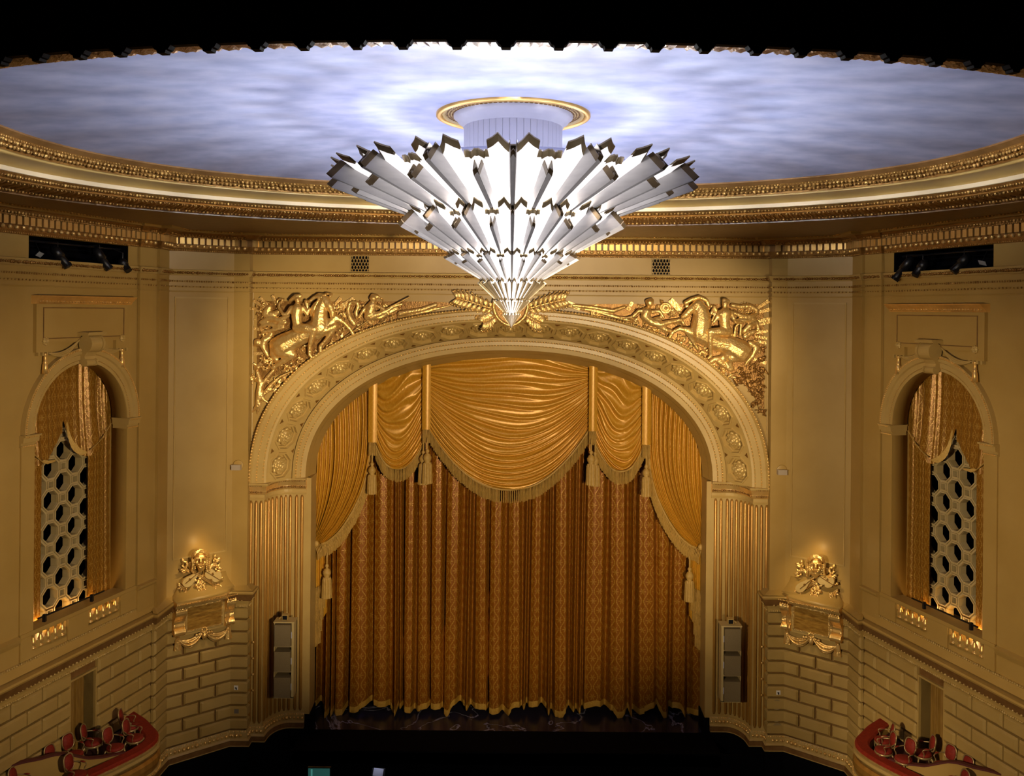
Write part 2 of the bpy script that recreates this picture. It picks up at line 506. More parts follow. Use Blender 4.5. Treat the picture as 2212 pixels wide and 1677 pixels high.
# ---- side walls above the rusticated zone, with window, baluster and lighting-slot openings
pa = SIDE[1]
s_wl = pa.px(72, 1000)[0]; s_wr = pa.px(271, 1000)[0]
WIN_C = (s_wl + s_wr) / 2; WIN_R = (s_wr - s_wl) / 2
WIN_Z = Z(-3.77)
SILL = Z(-9.58)
def arch_poly(c, r, z0, zs, n=40):
    return [(c - r, z0), (c + r, z0)] + [(c + r * math.cos(PI * k / n), zs + r * math.sin(PI * k / n)) for k in range(n + 1)]
NI = (pa.px(62, 540)[0], pa.px(277, 550)[0], pa.px(62, 563)[1], pa.px(62, 509)[1])
BO = [(pa.px(65, 1390)[0], pa.px(143, 1350)[0]), (pa.px(189, 1335)[0], pa.px(257, 1300)[0])]
BZ0, BZ1 = Z(-10.17), Z(-9.71)
walls = {}
for sg in (1, -1):
    P = SIDE[sg]
    holes = [arch_poly(WIN_C, WIN_R, SILL, WIN_Z)]
    holes.append([(NI[0], NI[2]), (NI[1], NI[2]), (NI[1], NI[3]), (NI[0], NI[3])])
    for a, b in BO:
        holes.append([(a, BZ0), (b, BZ0), (b, BZ1), (a, BZ1)])
    outer = [(0, Z(-10.6)), (S_Q1 + 0.05, Z(-10.6)), (S_Q1 + 0.05, TOPZ), (0, TOPZ)]
    mb = MB().holed(P.P, outer, holes, 0.45)
    wall = struct(mb.build('wall_' + SN[sg], PAINT))
    walls[sg] = wall
    # plain backing of the rusticated zone with the box doorway
    dl, dr = pa.px(153, 1560)[0], pa.px(206, 1560)[0]
    dtop = pa.px(180, 1461)[1]; dbot = Z(-14.28)
    mb = MB().holed(lambda s, z, o: P.P(s, z, o - 0.09), [(0, -2.5), (P.L, -2.5), (P.L, Z(-10.6)), (0, Z(-10.6))], [[(dl, dbot), (dr, dbot), (dr, dtop), (dl, dtop)]], 0.45)
    mb.build('wall_base', BROWN, wall)  # brown backing puts the shade of the block joints into colour
    # strip pilaster and pier faces (upper storey) and pier base (lower storey)
    U = UP[sg]
    mb = MB().sweep(U, [(0, LEDGE - 0.1), (0, TOPZ), (-0.35, TOPZ), (-0.35, LEDGE - 0.1)], S_Q1 - 0.02, U.L)
    pier = struct(mb.build('wall_%s_pier' % SN[sg], PAINT))
    Lw = LOW[sg]
    MB().sweep(Lw, [(-0.09, -2.5), (-0.09, LEDGE - 0.05), (-0.35, LEDGE - 0.05), (-0.35, -2.5)], S_P1 - 0.02, Lw.L).build('pier_base', BROWN, pier)  # joint shade of the pier blocks, painted brown as well
    walls[('pier', sg)] = pier

    # rusticated blocks, each its own piece
    def block(path, s0, s1, z0, z1, parent, h=0.07, c=0.06, g=0.026):
        s0 += g; s1 -= g; z0 += g; z1 -= g
        ss = [s0, s0 + 0.004, s0 + c] + [q for q in path.s[1:-1] if s0 + c + 1e-3 < q < s1 - c - 1e-3] + [s1 - c, s1 - 0.004, s1]
        zz = [z0, z0 + 0.004, z0 + c, z1 - c, z1 - 0.004, z1]
        rows = []
        for i, s in enumerate(ss):
            di = min(i, len(ss) - 1 - i)
            rows.append([path.P(s, z, (-0.09, 0.0, h)[min(2, di, j, 5 - j)]) for j, z in enumerate(zz)])
        return MB().grid(rows).build('block', BLOCKM, parent)
    ch = (BLK_TOP - BLK_BOT) / 10
    zoom3 = lambda zx: zx / 3.8375
    def sA(zx): return pa.px(zoom3(zx), 1450)[0]
    odd = [sA(q) for q in (90, 352, 597, 805, 1035)]
    even = [sA(q) for q in (228, 480, 697, 915, 1145)]
    for row in (odd, even):
        while row[0] > 4.0: row.insert(0, row[0] - 1.14)
    for k in range(10):
        z1 = BLK_TOP - k * ch; z0 = z1 - ch
        js = (odd if k % 2 == 0 else even) + [S_P1]
        for a, b in zip(js, js[1:]):
            parts = [(a, b)]
            if z0 < dtop - 0.1 and z1 > dbot + 0.2:
                parts = [(max(a, lo), min(b, hi)) for lo, hi in ((-1, dl), (dr, 99)) if min(b, hi) - max(a, lo) > 0.2]
            for q0, q1 in parts:
                block(P, q0, q1, z0, z1, wall)
    j = {q: LOW[1].px(q / 3.8375, 1500)[0] for q in (1515, 1650, 1785)}
    st = Lw.s[2]
    en = Lw.L
    for k in range(10):
        z1 = BLK_TOP - k * ch; z0 = z1 - ch
        js = [st, j[1650], en] if k % 2 == 1 else [st, j[1515], j[1785], en]
        for a, b in zip(js, js[1:]):
            block(Lw, a, b, z0, z1, pier)

    # doorway to the box: reveal, door curtain and dark inner jamb
    door = MB()
    door.holed(P.P, [(dl - 0.06, dbot), (dr + 0.06, dbot), (dr + 0.06, dtop + 0.06), (dl - 0.06, dtop + 0.06)],
               [[(dl, dbot + 0.001), (dr, dbot + 0.001), (dr, dtop), (dl, dtop)]], 0.5)
    dob = struct(door.build('door_%d' % (1 if sg == 1 else 2), BLOCKM))
    MB().box(P.M((dl + dr) / 2, (dbot + dtop) / 2, -0.62), dr - dl + 0.5, 0.05, dtop - dbot + 0.4).build('door_back', BROWN, dob)
    mb = MB()
    n = 60
    rows = []
    uvs = []
    for i in range(n + 1):
        s = lerp(dl - 0.35, dr - 0.22, i / n)
        o = -0.26 + 0.07 * math.sin(i * 0.62) + 0.03 * math.sin(i * 1.7)
        rows.append([P.P(s, z, o) for z in (dbot, (dbot + dtop) / 2, dtop)])
    mb.grid(rows).build('door_curtain', DOORC, dob, True)

    # base mouldings
    bp = [(0, Z(-16.14)), (0.03, Z(-16.14)), (0.08, Z(-16.20)), (0.10, Z(-16.42)), (0.16, Z(-16.48)), (0, Z(-16.48))]
    mb = MB().sweep(Lw, bp, 4.0, Lw.L)
    bb = struct(mb.build('baseboard_' + SN[sg], PAINT_L))
    MB().sweep(Lw, [(0, Z(-16.69)), (0.17, Z(-16.69)), (0.17, Z(-16.49)), (0, Z(-16.49))], 4.0, Lw.L).build('plinth', BROWN, bb)
    MB().sweep(Lw, [(0, -2.5), (0.15, -2.5), (0.15, Z(-16.70)), (0, Z(-16.70))], 4.0, Lw.L).build('plinth_foot', BLACKM, bb)
    MB().sweep(Lw, [(0.1, Z(-16.66)), (0.19, Z(-16.66)), (0.19, Z(-16.69)), (0.1, Z(-16.69))], 4.0, Lw.L).build('plinth_line', PAINT_L, bb)
    mb = MB()
    beads(mb, Lw, 12.0, Lw.L, Z(-16.31), 0.10, 0.16, 0.07, 6, 4)
    beads(mb, Lw, 12.0, Lw.L, Z(-16.18), 0.06, 0.09, 0.03, 5, 3)
    stuff(mb.build('leaf_beads', GOLD, bb, True))

    # string course over the blocks
    n0 = 2 if sg == 1 else 3
    sp = [(-0.02, LEDGE), (0.34, LEDGE - 0.02), (0.36, LEDGE - 0.08), (0.33, LEDGE - 0.14), (0.20, LEDGE - 0.42), (0.10, LEDGE - 0.50), (0.07, LEDGE - 0.7), (-0.02, LEDGE - 0.7)]
    c1 = struct(MB().sweep(Lw, sp[:2] + sp[2:4] + [(-0.02, LEDGE - 0.14)], 0.5, Lw.L).build('trim_%d' % n0, PAINT))
    MB().sweep(Lw, [(-0.02, LEDGE - 0.14), (0.325, LEDGE - 0.141), (0.20, LEDGE - 0.42), (-0.02, LEDGE - 0.42)], 0.5, Lw.L).build('fascia', BROWN, c1)
    MB().sweep(Lw, [(-0.02, LEDGE - 0.42), (0.13, LEDGE - 0.42), (0.08, LEDGE - 0.56), (0.05, LEDGE - 0.71), (-0.02, LEDGE - 0.71)], 0.5, Lw.L).build('bed_mould', PAINT_L, c1)
    mb = MB()
    beads(mb, Lw, 9.0, Lw.L, LEDGE - 0.66, 0.08, 0.075, 0.04, 5, 3)
    beads(mb, Lw, 9.0, Lw.L, LEDGE - 0.40, 0.22, 0.15, 0.035, 5, 3)
    stuff(mb.build('rope_beads', PAINT_L, c1, True))
    # weathering above the ledge on the side wall, and the lacy line
    MB().sweep(P, [(-0.02, Z(-10.40)), (0.03, Z(-10.40)), (0.08, Z(-10.46)), (0.14, LEDGE + 0.02), (-0.02, LEDGE + 0.02)], 0.5, S_P1).build('weathering', PAINT, c1)
    mb = MB()
    beads(mb, P, 9.0, S_P1, Z(-10.42), 0.07, 0.085, 0.035, 5, 3)
    stuff(mb.build('lace_beads', PAINT_L, c1, True))
    # pier weathering
    MB().sweep(Lw, [(-0.02, LEDGE + 0.001), (0.30, LEDGE + 0.001), (0.02, LEDGE + 0.12), (-0.02, LEDGE + 0.12)], S_P1, Lw.L).build('weathering', PAINT, c1)

    # sunk panel lines on the pier face
    PB = PIER[sg]
    ql = PIER[1].px(372, 1211); qr = PIER[1].px(489, 1190); qt = PIER[1].px(375, 641); qt2 = PIER[1].px(493, 643)
    pl, pr, zb, zt = ql[0], qr[0], ql[1], qt[1]
    mb = MB()
    for (a, b, c, d) in ((pl, pl + 0.05, zb, zt), (pr - 0.05, pr, zb, zt), (pl, pr, zb, zb + 0.06), (pl, pr, zt - 0.06, zt)):
        mb.grid([[PB.P(a, c, 0), PB.P(a, c, 0.035), PB.P(a, d, 0.035), PB.P(a, d, 0)], [PB.P(b, c, 0), PB.P(b, c, 0.02), PB.P(b, d, 0.02), PB.P(b, d, 0)]], cu=True, caps=True)
    mb.build('panel_moulding', PAINT_L, pier)

# ================================================================ proscenium wall and arch
ZS = Z(-6.77)
RINGS = {
    0: (10.009, Z(0.036), 33.96, 2.30),
    1: (9.384, Z(-0.429), 33.96, 2.27),
    2: (8.627, Z(-1.09), 35.10, 2.22),
    3: (8.128, Z(-1.607), 35.10, 2.18),
    4: (7.934, Z(-1.998), 36.15, 2.15)}
def ringpt(rg, ph):
    wv, zc, Y, n = rg
    c, s = math.cos(ph), max(0.0, math.sin(ph))
    x = wv * math.copysign(abs(c) ** (2 / n), c)
    return Vector((x, Y, ZS + (zc - ZS) * s ** (2 / n)))
def rlerp(a, b, f, dY=0.0):
    return tuple(lerp(p, q, f) + (dY if i == 2 else 0) for i, (p, q) in enumerate(zip(a, b)))
# angle table, uniform along the middle of the coffered band
_mid = rlerp(RINGS[1], RINGS[2], 0.5)
_N = 1200
_acc = [0.0]
_prev = ringpt(_mid, PI)
for i in range(1, _N + 1):
    q = ringpt(_mid, PI * (1 - i / _N))
    _acc.append(_acc[-1] + (q - _prev).length); _prev = q
ARC_L = _acc[-1]
def phi(t):
    t = min(1.0, max(0.0, t))
    target = t * ARC_L
    lo, hi = 0, _N
    while hi - lo > 1:
        m = (lo + hi) // 2
        if _acc[m] <= target: lo = m
        else: hi = m
    f = (target - _acc[lo]) / max(1e-9, _acc[hi] - _acc[lo])
    return PI * (1 - (lo + f) / _N)
PH = [phi(i / 160) for i in range(161)]
def loft(rings): return [[ringpt(r, p) for p in PH] for r in rings]

r0 = RINGS[0]
wf = MB()
outer = [(-9.98, ZS - 0.4), (-r0[0], ZS - 0.4)] + [(ringpt(r0, p).x, ringpt(r0, p).z) for p in PH] + [(r0[0], ZS - 0.4), (9.98, ZS - 0.4)]
poly = [(-9.99, ZS - 0.3)] + [(min(9.985, max(-9.985, ringpt(r0, p).x)), ringpt(r0, p).z) for p in PH] + [(9.99, ZS - 0.3), (9.99, TOPZ), (-9.99, TOPZ)]
wf.holed(lambda s, z, o: Vector((s, 34.0 - o, z)), poly, [], 0.3)
wall_front = struct(wf.build('wall_front', PAINT))

arch = MB()
R0, R1, R2, R3, R4 = (RINGS[i] for i in range(5))
arch.grid(loft([rlerp(R0, R1, 0, 0.1), rlerp(R0, R1, 0, -0.20), rlerp(R0, R1, 0.14, -0.22), rlerp(R0, R1, 0.20, -0.15), rlerp(R0, R1, 0.44, -0.14),
                rlerp(R0, R1, 0.50, -0.09), rlerp(R0, R1, 0.80, -0.08), rlerp(R0, R1, 0.86, -0.02), R1]))
trim_arch = struct(arch.build('trim_4', PAINT_L), 'broad moulded arch of cream and gold around the stage opening')
ia = MB()
ia.grid(loft([R2, rlerp(R2, R3, 0.02, -0.16), rlerp(R2, R3, 0.25, -0.18), rlerp(R2, R3, 0.32, -0.10), rlerp(R2, R3, 0.60, -0.09), rlerp(R2, R3, 0.66, -0.03), R3]))
ia.build('inner_moulding', PAINT_L, trim_arch)
mb = MB().grid(loft([R3, rlerp(R3, R4, 0.35), rlerp(R3, R4, 0.4, 0.04), R4, (R4[0] + 0.3, R4[1] + 0.3, R4[2] + 0.02, R4[3])]))
mb.build('soffit', PAINT, trim_arch)
def arc_beads(mb, ring, step, r, n=6, m=4):
    pts = [ringpt(ring, PI * (1 - i / 800)) for i in range(801)]
    acc = 0.0
    for a, b in zip(pts, pts[1:]):
        acc += (b - a).length
        if acc >= step:
            acc = 0.0
            mb.ball(b, r, n, m)
mb = MB()
arc_beads(mb, rlerp(R0, R1, 0.05, -0.22), 0.11, 0.05)
arc_beads(mb, rlerp(R0, R1, 0.46, -0.13), 0.10, 0.035)
arc_beads(mb, rlerp(R0, R1, 0.83, -0.06), 0.13, 0.03)
arc_beads(mb, rlerp(R2, R3, 0.28, -0.15), 0.10, 0.04)
arc_beads(mb, rlerp(R2, R3, 0.63, -0.07), 0.11, 0.03)
stuff(mb.build('gilt_beads', GOLD_S, trim_arch, True))
NC = 21
def band(t, wv, o=0.0):
    p = phi(t)
    a, b = ringpt(R1, p), ringpt(R2, p)
    q = a.lerp(b, wv)
    if o:
        e = 1e-3
        p2 = phi(min(1, t + e)); p1 = phi(max(0, t - e))
        tan = (ringpt(R1, p2).lerp(ringpt(R2, p2), wv) - ringpt(R1, p1).lerp(ringpt(R2, p1), wv)).normalized()
        nn = tan.cross(b - a).normalized()
        if nn.y > 0: nn = -nn
        q = q + nn * o
    return q
def band_M(t, wv, o=0.0):
    e = 1e-3
    tan = (band(min(1, t + e), wv) - band(max(0, t - e), wv)).normalized()
    acr = (band(t, wv + 0.01) - band(t, wv - 0.01)).normalized()
    nn = tan.cross(acr).normalized()
    if nn.y > 0: nn = -nn
    ey = nn.cross(tan).normalized()
    m = Matrix.Identity(4)
    p = band(t, wv, o)
    for i, q in enumerate((tan, ey, nn, p)):
        m.col[i] = (q.x, q.y, q.z, 1 if i == 3 else 0)
    return m
def rosette_mesh(R=0.32, H=0.12, petals=8, n=64):
    mb = MB()
    prof = [(1.0, -0.3, 0.10), (0.98, 0.45, 0.10), (0.86, 0.80, 0.08), (0.66, 0.45, 0.03), (0.60, 0.40, 0.03), (0.58, 0.95, 0.06), (0.46, 1.10, 0.06), (0.33, 0.65, 0.0), (0.30, 0.6, 0.0), (0.27, 1.1, 0.0), (0.14, 1.5, 0.0), (0.02, 1.55, 0.0)]
    rows = []
    for i, (r, h, wv) in enumerate(prof):
        off = 0 if i < 5 else PI / petals
        rows.append([Vector((R * r * (1 + wv * math.cos(petals * (a + off))) / 1.12 * math.cos(a), R * r * (1 + wv * math.cos(petals * (a + off))) / 1.12 * math.sin(a), H * h * (1 + 0.35 * wv * 5 * math.cos(petals * (a + off))))) for a in [2 * PI * k / n for k in range(n)]])
    mb.grid(rows, cu=True, caps=True)
    return mb.mesh('rosette', True)
ROS = rosette_mesh()
T_C = [(k + 0.5) / NC for k in range(NC)]
for k, tc in enumerate(T_C):
    half = 0.5 / NC
    cellw = ARC_L / NC / 2
    bw = (band(tc, 1) - band(tc, 0)).length / 2
    rows = []
    def pt(xm, ym, o): return band(tc + xm / ARC_L, 0.5 + ym / (2 * bw), o)
    ang = [2 * PI * i / 16 for i in range(16)]
    def rect(a):
        c, s = math.cos(a), math.sin(a)
        q = max(abs(c), abs(s))
        return c / q * cellw, s / q * bw
    def octp(a, r):
        s8 = (a + PI / 8) % (PI / 4) - PI / 8
        q = r * math.cos(PI / 8) / math.cos(s8)
        return q * math.cos(a), q * math.sin(a)
    rows.append([pt(*rect(a), 0) for a in ang])
    for r, o in ((0.575, 0.0), (0.56, 0.05), (0.515, 0.05), (0.495, -0.07), (0.435, -0.075), (0.42, -0.15), (0.40, -0.155), (0.02, -0.155)):
        rows.append([pt(*octp(a, r), o) for a in ang])
    cof = MB().grid(rows, cu=True).build('coffer', PAINT_L, trim_arch)
    put('rosette', ROS, ROSG, cof, band_M(tc, 0.5, -0.13) @ Matrix.Scale(1.18, 4))
    if k:   # little dark triangles between the coffers, shade of a sinking put into colour
        for wv, sg in ((0.08, 1), (0.92, -1)):
            tb = k / NC
            d = 0.10
            a = band(tb - d / ARC_L, wv, 0.012); b = band(tb + d / ARC_L, wv, 0.012); c = band(tb, wv + sg * 0.10, 0.012)
            nn = band_M(tb, wv).col[2].xyz
            MB().prism([a, b, c], -nn * 0.03).build('dark_triangle', GOLD_D, trim_arch)

# ---- fluted pilasters, capitals and base of the arch
GP = [(-10.045, 33.96), (-9.466, 33.96)]
for k in range(1, 8):
    f = k / 8
    a = PI / 2 * f
    GP.append((-9.466 + 0.82 * (1 - math.cos(a)), 33.96 + 1.14 * math.sin(a)))
GP += [(-8.646, 35.10), (-8.073, 35.10), (-7.89, 35.10), (-7.915, 36.15)]
for sg in (1, -1):
    G = Path(GP, sg)
    GS = Path(GP, 1)
    zcap, zbase = Z(-7.42), Z(-16.14)
    s_in = GS.s[-3]
    lab = 'fluted pilaster of cream and gold flanking the stage opening, ' + ('beside the comedy mask pier' if sg == 1 else 'beside the bearded mask pier')
    root = struct(MB().sweep(G, [(0, -0.3), (0, ZS), (-0.3, ZS), (-0.3, -0.3)], 0, G.L, closed=True).build('pilaster_shaft', PAINT_L))
    root.name = 'wall_%s_pilaster' % SN[sg]
    # gilded flutes
    xs = [163, 207, 250, 283, 310, 342, 378, 417, 457, 498, 552, 598]
    for q in xs:
        s, _ = GS.px(500 + q / 3.95, 1250)
        p = [G.P(s, z, o) for z, o in ((zbase + 0.10, 0.005), (zbase + 0.20, 0.02), (zcap - 0.12, 0.02), (zcap - 0.03, 0.005))]
        MB().tube(p, [0.03, 0.062, 0.062, 0.03], 8).build('flute', GOLD_F, root, True)
    mb = MB()
    capp = [(-0.02, Z(-7.42)), (0.06, Z(-7.42)), (0.08, Z(-7.36)), (0.05, Z(-7.32)), (0.05, Z(-7.20)), (-0.02, Z(-7.20))]
    cap = MB().sweep(G, capp, 0, s_in).build('capital', PAINT_L, root)
    MB().sweep(G, [(-0.02, Z(-7.20)), (0.08, Z(-7.20)), (0.14, Z(-7.08)), (0.12, Z(-7.04)), (0.18, Z(-6.86)), (-0.02, Z(-6.86))], 0, s_in).build('capital_frieze', GOLD_S, root)
    MB().sweep(G, [(-0.02, Z(-6.86)), (0.20, Z(-6.86)), (0.24, Z(-6.80)), (0.24, Z(-6.76)), (-0.02, Z(-6.76))], 0, s_in).build('abacus', PAINT_L, root)
    mb = MB()
    beads(mb, G, 0.02, s_in, Z(-7.10), 0.13, 0.09, 0.045)
    beads(mb, G, 0.02, s_in, Z(-6.85), 0.20, 0.07, 0.028)
    stuff(mb.build('capital_beads', GOLD_D, root, True))
    bp = [(-0.02, Z(-16.14)), (0.03, Z(-16.14)), (0.08, Z(-16.20)), (0.10, Z(-16.42)), (0.16, Z(-16.48)), (-0.02, Z(-16.48))]
    MB().sweep(G, bp, 0, s_in).build('base_mould', PAINT_L, root)
    MB().sweep(G, [(-0.02, Z(-16.69)), (0.17, Z(-16.69)), (0.17, Z(-16.49)), (-0.02, Z(-16.49))], 0, s_in).build('plinth', BROWN, root)
    MB().sweep(G, [(-0.02, -2.5), (0.15, -2.5), (0.15, Z(-16.70)), (-0.02, Z(-16.70))], 0, s_in).build('plinth_foot', BLACKM, root)
    MB().sweep(G, [(0.1, Z(-16.66)), (0.19, Z(-16.66)), (0.19, Z(-16.69)), (0.1, Z(-16.69))], 0, s_in).build('plinth_line', PAINT_L, root)
    mb = MB()
    beads(mb, G, 0.02, s_in, Z(-16.31), 0.10, 0.16, 0.07, 6, 4)
    beads(mb, G, 0.02, s_in, Z(-16.18), 0.06, 0.09, 0.03, 5, 3)
    stuff(mb.build('leaf_beads', GOLD, root, True))
    # row of little stage-box lamps' brass bosses low on the outer flute
    for q in range(4):
        p = G.P(GS.px(547, 1480)[0], Z(-12.9) - q * 0.62, 0.06)
        MB().ball(p, (0.05, 0.04, 0.05), 8, 6).build('brass_boss', GOLD, root, True)
    # black foot of the jamb on the stage
    MB().sweep(G, [(-0.05, 0.0), (0.05, 0.0), (0.05, 0.75), (-0.05, 0.75)], s_in - 0.12, G.L).build('jamb_foot', BLACKM, root)
    # light edge moulding where the proscenium wall meets the corner strip
    MB().tube([Vector((-9.95 * sg, 33.97, ZS - 0.2)), Vector((-9.95 * sg, 33.97, Z(0.6)))], 0.03, 6).build('edge_moulding', PAINT_L, root)

# ================================================================ entablature round the hall
S0, S1 = 4.0, FULL.L - 4.0
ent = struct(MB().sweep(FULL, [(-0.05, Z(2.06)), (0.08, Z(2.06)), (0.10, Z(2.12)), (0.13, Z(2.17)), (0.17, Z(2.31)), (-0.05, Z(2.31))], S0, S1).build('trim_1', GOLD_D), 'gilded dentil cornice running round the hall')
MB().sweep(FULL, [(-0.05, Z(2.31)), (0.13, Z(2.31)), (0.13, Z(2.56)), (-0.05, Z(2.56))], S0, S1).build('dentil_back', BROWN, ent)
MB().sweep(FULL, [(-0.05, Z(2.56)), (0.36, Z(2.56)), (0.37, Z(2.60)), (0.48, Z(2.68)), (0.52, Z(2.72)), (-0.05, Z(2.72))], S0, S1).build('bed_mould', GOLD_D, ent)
MB().sweep(FULL, [(-0.05, Z(2.72)), (0.75, Z(2.72)), (0.78, Z(2.78)), (0.90, Z(2.84)), (-0.05, Z(2.84))], S0, S1).build('upper_bed_mould', PAINT, ent)
dm = MB().box(Matrix.Identity(4), 0.16, 0.20, 0.24).mesh('dentil')
dm.materials.append(GOLD_S)
MINI = 9.8
sA_ = MINI
k = 0
segs = [(FULL.s[i], FULL.s[i + 1]) for i in range(len(FULL.s) - 1)]
for a, b in segs:
    a = max(a, MINI); b = min(b, FULL.L - MINI)
    if b - a < 0.3: continue
    nseg = max(1, round((b - a) / 0.24))
    for i in range(nseg):
        put('dentil', dm, None, ent, FULL.M(a + (i + 0.5) * (b - a) / nseg, Z(2.435), 0.20))
mb = MB()
beads(mb, FULL, MINI, FULL.L - MINI, Z(2.245), 0.17, 0.24, 0.068, 7, 5)
stuff(mb.build('eggs', GOLD, ent, True))
mb = MB()
beads(mb, FULL, MINI, FULL.L - MINI, Z(2.09), 0.09, 0.08, 0.03, 5, 3)
beads(mb, FULL, MINI, FULL.L - MINI, Z(2.63), 0.42, 0.12, 0.05, 5, 3)
beads(mb, FULL, MINI, FULL.L - MINI, Z(2.57), 0.36, 0.07, 0.03, 5, 3)
beads(mb, FULL, MINI, FULL.L - MINI, Z(2.80), 0.80, 0.13, 0.05, 5, 3)
stuff(mb.build('leaf_beads', GOLD_M, ent, True))
frz = struct(MB().sweep(FULL, [(-0.05, Z(1.17)), (0.05, Z(1.17)), (0.08, Z(1.21)), (0.15, Z(1.33)), (0.17, Z(1.38)), (-0.05, Z(1.40))], S0, S1).build('trim_5', PAINT_L), 'leafy gilded string course under the cornice')
for zc, h, o in ((0.98, 0.06, 0.05), (0.78, 0.05, 0.04), (0.60, 0.04, 0.03)):
    MB().sweep(FULL, [(-0.03, Z(zc - h)), (o, Z(zc - h)), (o + 0.015, Z(zc)), (-0.03, Z(zc))], S0, S1).build('fillet', PAINT, frz)
mb = MB()
beads(mb, FULL, MINI, FULL.L - MINI, Z(1.27), 0.12, 0.09, 0.055, 5, 3)
beads(mb, FULL, MINI, FULL.L - MINI, Z(0.955), 0.06, 0.09, 0.032, 5, 3)
beads(mb, FULL, MINI, FULL.L - MINI, Z(0.76), 0.05, 0.13, 0.028, 5, 3)
stuff(mb.build('leaf_beads', GOLD_D, frz, True))

# ================================================================ oval ceiling
CEN = Vector((0, 19.2))
EA, EB, EN = 10.9, 8.1, 2.2
NE = 240
def ell(k, d, z):
    a = 2 * PI * k / NE
    c, s = math.cos(a), math.sin(a)
    return Vector((CEN.x + (EA + d) * math.copysign(abs(c) ** (2 / EN), c), CEN.y + (EB + d) * math.copysign(abs(s) ** (2 / EN), s), z))
rows = []
for i in range(0, 33):
    r = max(0.002, i / 32)
    zz = Z(3.84 + 0.42 * (1 - r ** 2.4))
    ring = []
    for k in range(NE):
        e = ell(k, 0, zz)
        ring.append(Vector((CEN.x + (e.x - CEN.x) * r, CEN.y + (e.y - CEN.y) * r, zz)))
    rows.append(ring)
ceil = struct(MB().grid(rows, cu=True).build('ceiling', SKY, None, True))
def ering(prof, name, m, parent, smooth=False):
    return MB().grid([[ell(k, d, Z(z)) for k in range(NE)] for d, z in prof], cu=True).build(name, m, parent, smooth)
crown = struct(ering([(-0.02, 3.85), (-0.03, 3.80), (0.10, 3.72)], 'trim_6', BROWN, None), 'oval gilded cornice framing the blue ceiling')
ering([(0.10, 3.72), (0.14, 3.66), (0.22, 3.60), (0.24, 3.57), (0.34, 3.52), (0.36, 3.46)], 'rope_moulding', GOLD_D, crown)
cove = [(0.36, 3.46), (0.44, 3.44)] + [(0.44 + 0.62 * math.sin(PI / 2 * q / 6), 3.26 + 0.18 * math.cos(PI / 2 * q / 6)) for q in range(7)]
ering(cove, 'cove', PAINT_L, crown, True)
ering([(1.06, 3.26), (0.99, 3.27), (0.97, 3.16), (1.00, 3.15)], 'cove_ledge', LEDGE_LIT, crown)
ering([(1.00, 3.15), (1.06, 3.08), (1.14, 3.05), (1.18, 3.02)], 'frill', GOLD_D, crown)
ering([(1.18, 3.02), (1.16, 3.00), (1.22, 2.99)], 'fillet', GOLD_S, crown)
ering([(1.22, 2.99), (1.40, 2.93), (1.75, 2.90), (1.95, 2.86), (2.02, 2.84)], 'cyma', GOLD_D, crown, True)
ering([(2.02, 2.84), (2.02, 2.80), (2.06, 2.80)], 'outer_fillet', BROWN, crown)
def ebeads(mb, d, z, step, r, n=6, m=4):
    pts = [ell(k / 8, d, Z(z)) for k in range(NE * 8 + 1)]
    acc = 0.0
    for a, b in zip(pts, pts[1:]):
        acc += (b - a).length
        if acc >= step:
            acc = 0.0
            if b.y > 17: mb.ball(b, r * random.uniform(0.6, 1.2), n, m)
mb = MB()
ebeads(mb, 0.18, 3.63, 0.10, 0.058)
ebeads(mb, 0.13, 3.69, 0.075, 0.03)
ebeads(mb, 0.29, 3.55, 0.11, 0.065)
ebeads(mb, 1.08, 3.08, 0.085, 0.055)
ebeads(mb, 1.28, 2.965, 0.10, 0.04)
ebeads(mb, 1.85, 2.87, 0.09, 0.05)
stuff(mb.build('gilt_beads', GOLD_M, crown, True))
# acanthus brackets all the way round the oval
leaf = MB()
prof = [(0.0, 0.0, 0.07), (0.12, -0.05, 0.115), (0.30, -0.075, 0.125), (0.48, -0.10, 0.09), (0.56, -0.06, 0.04)]
rows = []
for x, z, wv in prof:
    rows.append([Vector((-wv, x, z + 0.03)), Vector((-wv * 0.5, x, z - 0.02)), Vector((0, x, z + 0.01)), Vector((wv * 0.5, x, z - 0.02)), Vector((wv, x, z + 0.03)), Vector((0, x, z + 0.09))])
leaf.grid(rows, cu=True, caps=True)
lm = leaf.mesh('acanthus_bracket', False); lm.materials.append(GOLD_D)
pts = [ell(k / 8, 1.22, Z(2.985)) for k in range(NE * 8 + 1)]
per = sum((b - a).length for a, b in zip(pts, pts[1:]))
step = per / round(per / 0.27)
acc = step * 0.5
for a, b in zip(pts, pts[1:]):
    L = (b - a).length
    acc += L
    if acc >= step:
        acc -= step
        t = (b - a).normalized()
        out = Vector((t.y, -t.x, 0))
        if out.dot(Vector((b.x, b.y, 0)) - Vector((0, 19.2, 0))) < 0: out = -out
        ex = out.cross(Vector((0, 0, -1)))
        m = Matrix.Identity(4)
        for i, q in enumerate((out.cross(Vector((0, 0, 1))), out, Vector((0, 0, 1)), b)):
            m.col[i] = (q.x, q.y, q.z, 1 if i == 3 else 0)
        put('acanthus_bracket', lm, None, crown, m)
